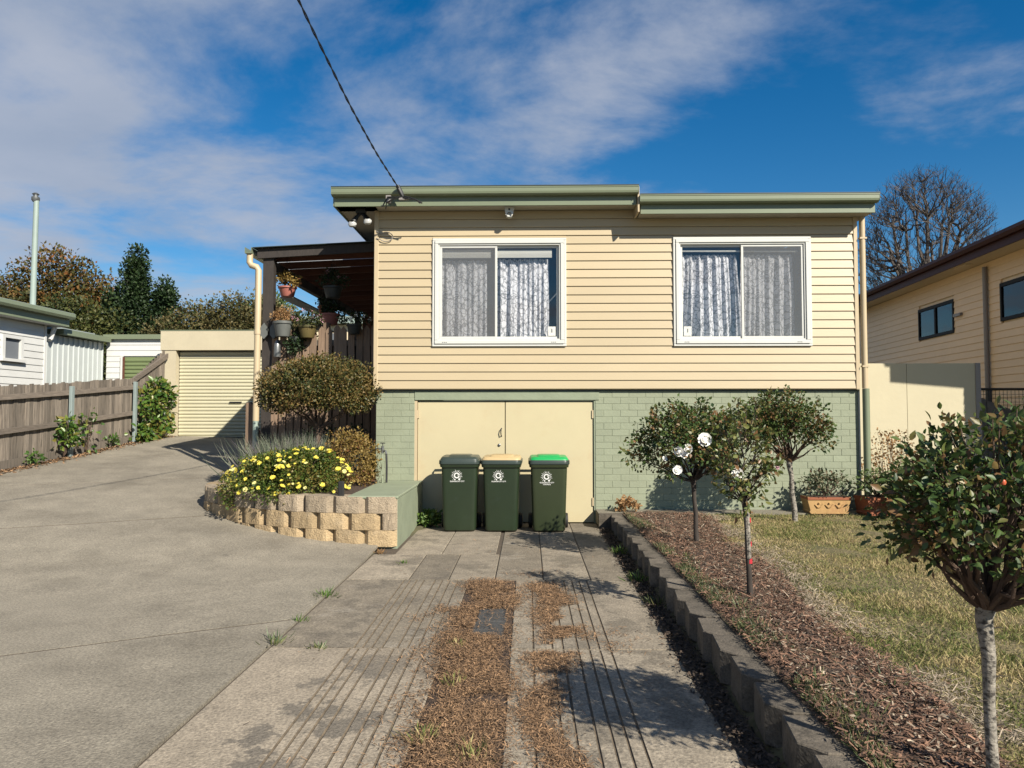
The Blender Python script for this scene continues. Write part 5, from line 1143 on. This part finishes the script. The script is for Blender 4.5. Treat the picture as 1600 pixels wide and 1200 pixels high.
slp = thing('sleeper_wall', 'row of weathered sleepers stepping down in front of the mesh fence', 'retaining wall')
for k in range(6):
    x = 7.33 + k * .22; zt = 1.92 - k * .085; MB().add([(x, 12.28, .6), (x + .21, 12.28, .6), (x + .21, 12.28, zt - .07), (x, 12.28, zt), (x, 12.40, .6), (x + .21, 12.40, .6), (x + .21, 12.40, zt - .07), (x, 12.40, zt)], [(0, 1, 2, 3), (7, 6, 5, 4), (4, 5, 1, 0), (5, 6, 2, 1), (6, 7, 3, 2), (7, 4, 0, 3)]).build('sleeper', 'sleeper', slp)

# bare tree: limbs fan from a low fork, each order of branches reaching for the crown's rounded shell
def bare_tree(label, base, fork, cc, rr_, counts, r0, seed):
    t = thing('bare_tree', label, 'tree', base); g = np.random.default_rng(seed); cc = np.array(cc, float); rr_ = np.array(rr_, float); fork = np.array(fork, float)
    tq = MB(); wq = MB(); tq.tube([(0, 0, -.3), tuple(fork * .5), tuple(fork)], [r0 * 1.25, r0 * 1.05, r0 * .95], 10)
    nodes = [fork]; rads = [r0 * .9]
    def reach(q, targets, rs, sides, lift, k=5, wob=.05):
        P = np.array(nodes); R_ = np.array(rads); new, nr_ = [], []
        for tg_ in targets:
            d = np.linalg.norm(P - tg_, axis=1) + .9 * np.maximum(0, P[:, 2] - tg_[2] + .3) * 2
            i = int(np.argmin(d)); a = P[i]; dv = tg_ - a; ln = np.linalg.norm(dv); ra = min(rs, R_[i] * .85); pts = []
            for m in range(k + 1):
                u = m / k; p = a + dv * u; p[2] += lift * ln * u * (1 - u); p += g.normal(size=3) * wob * ln * math.sin(math.pi * u) * .5; pts.append(p)
            q.tube([tuple(p) for p in pts], [ra * (1 - .55 * m / k) for m in range(k + 1)], sides, False)
            for m in range(2, k + 1): new.append(pts[m]); nr_.append(ra * (1 - .55 * m / k))
        nodes.extend(new); rads.extend(nr_)
    def shell(n, lo, hi, zmin):
        d = unit(g.normal(size=(n * 3, 3))); d = d[d[:, 2] > zmin][:n]; return cc + d * rr_ * g.uniform(lo, hi, (len(d), 1)) * lumpy(d, seed + 9, .10)[:, None]
    reach(tq, shell(counts[0], .42, .58, -.35), r0 * .46, 6, -.12, 5, .05)
    reach(tq, shell(counts[1], .62, .82, -.6), r0 * .22, 5, -.06, 5, .10)
    reach(wq, shell(counts[2], .70, .98, -.75), .020, 3, .04, 4, .10)
    reach(wq, shell(counts[3], .72, 1.04, -.8), .0105, 3, .05, 3, .14)
    tq.build('limbs', 'bark_twig', t, True); wq.build('twigs', 'bark_twig', t)
bare_tree('leafless round headed tree rising behind the houses on the right', (17.75, 33, 1.0), (0, 0, 3.0), (0, 0, 7.7), (2.95, 2.8, 3.95), (20, 110, 900, 6500), .26, 201)
bare_tree('smaller bare tree with spreading twigs right of the round headed one', (20.9, 30.5, 1.0), (0, 0, 2.6), (0, 0, 5.9), (2.5, 2.2, 2.2), (12, 50, 330, 1600), .15, 203)

# ================================================================== GROUND LITTER
def litter(name, xy, z, length, width, m, seed, tilt=.25, label=None):
    r = np.random.default_rng(seed); n = len(xy); a = r.uniform(0, 6.283, n)
    ax = np.stack([np.cos(a), np.sin(a), r.normal(size=n) * tilt], 1); nor = np.stack([r.normal(size=n) * tilt, r.normal(size=n) * tilt, np.ones(n)], 1)
    return scatter(name, np.column_stack([xy, z]), ax, nor, length, STRIP, m, None, width)
r = np.random.default_rng(301)
# dry clippings in the centre strip and drifted over the right-hand tracks
def vnoise(p, f, seed):
    rr = np.random.default_rng(seed); g = rr.uniform(0, 1, (64, 64)); u = p * f; i0 = np.floor(u).astype(int); w = u - i0; w = w * w * (3 - 2 * w); q = lambda a, c: g[(i0[:, 0] + a) % 64, (i0[:, 1] + c) % 64]
    return (q(0, 0) * (1 - w[:, 0]) + q(1, 0) * w[:, 0]) * (1 - w[:, 1]) + (q(0, 1) * (1 - w[:, 0]) + q(1, 1) * w[:, 0]) * w[:, 1]
def drift(n, xc, sd, y0, y1, seed, cut=.35):
    """clippings blown into an uneven band"""
    rr = np.random.default_rng(seed); y = rr.uniform(y0, y1, n); p = np.column_stack([xc + sd * (rr.normal(size=n) * .75 + rr.uniform(-1, 1, n) * .9) + .05 * np.sin(y * 2.7 + seed) + .03 * np.sin(y * 6.1), y])
    v = .6 * vnoise(p + 40, 3.1, seed) + .4 * vnoise(p + 40, 9.0, seed + 1); e = np.minimum(1, np.minimum(y - y0, y1 - y) / .35)
    return p[rr.uniform(0, 1, n) < np.clip((v - cut) * 4 + .25, 0, 1) * np.clip(e, .1, 1)]
A = np.concatenate([drift(110000, -.36, .13, 1.4, 7.25, 3, .24), drift(32000, .20, .10, 4.55, 7.15, 5, .36), drift(17000, .12, .07, 2.0, 4.6, 6, .36), drift(6500, -.62, .12, 4.5, 6.4, 7, .50), drift(1800, .6, .16, 4.7, 5.7, 8, .50), drift(1200, .1, .25, 7.2, 7.8, 10, .5), drift(4000, -.60, .09, 1.6, 4.6, 12, .40), drift(2600, 0, .6, 2.5, 10, 9, .52)])
onpav = (A[:, 0] > -.41) & (A[:, 0] < -.18) & (A[:, 1] > 5.4) & (A[:, 1] < 6.12) & (r.uniform(0, 1, len(A)) < .93); A = A[~onpav]
mid = (A[:, 0] > -.58) & (A[:, 0] < -.12)
zA = np.where(mid, r.uniform(-.01, .030, len(A)), r.uniform(.002, .016, len(A)))
tag(litter('dry_clippings', A, zA, r.uniform(.009, .040, len(A)), r.uniform(.0015, .0045, len(A)), 'straw', 302, .30), 'dry brown clippings lying along the middle of the driveway', 'clippings', kind='stuff')
# mulch chips
n = 42000; yb = 2.0 + 8.4 * r.uniform(0, 1, n) ** 1.25; xb = 1.33 + r.uniform(0, 1, n) ** .9 * (np.array([bed_edge(v) for v in yb]) - 1.31) + (r.uniform(0, 1, n) < .10) * abs(r.normal(0, .12, n))
tag(litter('mulch_chips', np.column_stack([xb, yb]), LAWN + .02 + r.uniform(0, .042, n), r.uniform(.014, .060, n), r.uniform(.003, .009, n), 'chip', 303, .30), 'red brown wood chip mulch covering the rose bed', 'mulch', kind='stuff')
n = 2200; yb = 2.0 + 8.4 * r.uniform(0, 1, n) ** 1.25; xb = 1.42 + r.uniform(0, 1, n) * (np.array([bed_edge(v) for v in yb]) - 1.45)
tag(litter('pale_chips', np.column_stack([xb, yb]), LAWN + .045 + r.uniform(0, .02, n), np.where(r.uniform(0, 1, n) < .03, r.uniform(.07, .13, n), r.uniform(.010, .040, n)), np.where(r.uniform(0, 1, n) < .03, .022, r.uniform(.004, .010, n)), 'chip_pale', 304, .3), 'pale bleached wood chips scattered on the mulch', 'mulch', kind='stuff')
# lawn blades: dry, thin, longer in tufts
n = 230000; yg = 1.8 + 8.75 * r.uniform(0, 1, n) ** 1.15; xg = np.array([bed_edge(v) for v in yg]) - .10 + abs(r.normal(0, .05, n)) * .5 + r.uniform(0, 1, n) * (.9 + .52 * yg)
dens = .5 + .5 * np.sin(xg * 3.1 + 2 * np.sin(yg * 1.3)) * np.sin(yg * 2.3 + np.sin(xg * 2)); kp = r.uniform(0, 1, n) < .35 + .65 * dens; xg, yg = xg[kp], yg[kp]; n = len(xg)
hg = r.uniform(.014, .045, n) * (.7 + .7 * dens[kp]) * np.where(r.uniform(0, 1, n) < .03, 2.3, 1.0); dg = unit(np.column_stack([r.normal(size=n) * .75, r.normal(size=n) * .75, np.ones(n) * .8]))
tag(scatter('lawn_grass', np.column_stack([xg, yg, np.full(n, LAWN - .004)]), dg, r.normal(size=(n, 3)), hg, BLADE, 'grass_blade', None, hg * 0 + .055), 'short dry yellow green lawn grass beside the roses', 'grass', kind='stuff')
n = 16000; ye = r.uniform(2.0, 10.3, n); xe = np.array([bed_edge(v) for v in ye]) + r.normal(.02, .16, n); kp = (xe > 1.45) & (vnoise(np.column_stack([xe, ye]) + 20, 2.3, 91) > .40); xe, ye = xe[kp], ye[kp]; n = len(xe)
tag(litter('bed_edge_straw', np.column_stack([xe, ye]), LAWN + .012 + r.uniform(0, .03, n), r.uniform(.02, .07, n), r.uniform(.002, .005, n), 'chip_pale', 307, .35), 'dead straw coloured grass where the mulch meets the lawn', 'dead grass', kind='stuff')
# strappy weeds along the inside of the edging and in the drain strip
def tuft(name, label, x, y, z, n, h, m, seed, spread=.05, width=.10):
    t = thing(name, label, 'weed', (x, y, z), 0, 'weeds around the driveway'); rr = np.random.default_rng(seed)
    p = rr.normal(size=(n, 3)) * np.array([spread, spread, 0]); d = unit(np.column_stack([p[:, 0] / spread * .5 + rr.normal(size=n) * .4, p[:, 1] / spread * .5 + rr.normal(size=n) * .4, np.ones(n)]))
    blades('blades', p, d, rr.uniform(.5, 1.0, n) * h, width, m, t, seed)
TUFTS = [(1.55, 3.55, LAWN, 40, .15, 'strappy', 'strappy weed on the mulch beside the edging, nearest the foreground rose'), (1.50, 3.95, LAWN, 34, .12, 'strappy', 'strappy weed second from the foreground along the edging'), (1.52, 4.45, LAWN, 30, .12, 'strappy', 'strappy weed by the edging in line with the wide tree shadow'),
         (1.50, 4.9, LAWN, 34, .11, 'strappy', 'low strappy weed by the edging in front of the taped rose'), (1.50, 5.4, LAWN, 40, .12, 'strappy', 'strappy weed tuft left of the taped rose trunk'), (1.47, 5.9, LAWN, 30, .10, 'strappy', 'small strappy weed behind the taped rose by the edging'),
         (1.46, 6.6, LAWN, 34, .10, 'weed_green', 'green weed by the edging between the taped rose and the white rose'), (1.52, 7.3, LAWN, 40, .09, 'weed_green', 'green weed tuft on the mulch left of the white rose trunk'), (1.82, 3.9, LAWN, 26, .13, 'strappy', 'strappy weed in the middle of the mulch near the foreground'),
         (1.05, 8.6, 0, 50, .14, 'weed_green', 'green weed at the foot of the edging near the bins'), (1.06, 7.2, 0, 46, .13, 'weed_green', 'weed in the shaded strip beside the edging half way along'), (1.08, 6.3, 0, 40, .12, 'strappy', 'dark weed in the shaded strip beside the edging, nearer the camera'),
         (-1.80, 6.55, .0, 46, .10, 'weed_green', 'bright green weed in the joint between the two concrete drives'), (-1.80, 5.2, .0, 40, .10, 'strappy', 'grey green grass tuft in the joint at the left of the grooved slabs'), (-1.45, 5.105, .0, 24, .06, 'strappy', 'tiny dry tuft in the cross joint of the grooved slabs'), (-1.79, 5.75, 0, 20, .06, 'weed_green', 'small weed in the drive joint between two bigger tufts'),
         (-.50, 5.15, .0, 36, .07, 'grass_blade', 'pale grass tuft in the clippings strip at the slab joint'), (-.53, 3.7, .0, 50, .09, 'grass_blade', 'green grass tuft at the left edge of the clippings in the foreground'), (-.28, 3.5, .0, 46, .10, 'grass_blade', 'grass tuft in the middle of the clippings in the foreground'), (-.45, 4.45, .0, 36, .08, 'grass_blade', 'dry grass tuft in the clippings beside the grooved slab'),
         (-1.72, 8.55, .0, 40, .07, 'leaf_dry', 'rusty dead weed at the foot of the block wall corner'), (-1.35, 8.0, .0, 20, .05, 'weed_green', 'tiny green weed on the light slab by the ledge')]
for i, (x, y, z, n, h, m, lab) in enumerate(TUFTS): tuft('weed_tuft', lab, x, y, z, n, h, m, 400 + i, .045 if h > .08 else .035)
# leaf litter in the shaded strip beside the edging and along the fence foot
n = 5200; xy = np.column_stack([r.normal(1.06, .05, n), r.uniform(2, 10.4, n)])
tag(litter('leaf_litter', xy, r.uniform(.0, .03, n), r.uniform(.012, .035, n), r.uniform(.006, .014, n), 'litter_shade_tone', 305, .4), 'leaf litter caught at the foot of the block edging, coloured darker to deepen the shade', 'leaf litter', kind='stuff')
n = 1800; yl = r.uniform(11.5, 17.9, n); xl = FX + .08 + abs(r.normal(0, .12, n))
tag(litter('fence_litter', np.column_stack([xl, yl]), np.array([drive_z(a, c) for a, c in zip(xl, yl)]) + .01 + r.uniform(0, .015, n), r.uniform(.02, .06, n), r.uniform(.01, .03, n), 'straw', 306, .4), 'dry leaves lying along the foot of the paling fence', 'leaf litter', kind='stuff')

# creeping grass weeds along the bed side of the edging
n = 22000; yw = r.uniform(2.3, 10.2, n); xw = 1.36 + abs(r.normal(0, .11, n)); pw2 = np.column_stack([xw, yw]); kp = vnoise(pw2 + 30, 1.7, 77) > .42 + .75 * (xw - 1.36); xw, yw = xw[kp], yw[kp]; n = len(xw)
dg = unit(np.column_stack([r.normal(size=n) * .8, r.normal(size=n) * .8, np.ones(n)])); hg = r.uniform(.02, .085, n)
tag(scatter('edging_weeds', np.column_stack([xw, yw, np.full(n, LAWN + .01)]), dg, r.normal(size=(n, 3)), hg, BLADE, 'strappy', None, hg * 0 + .07), 'low green weeds creeping along the bed side of the edging', 'weeds', kind='stuff')
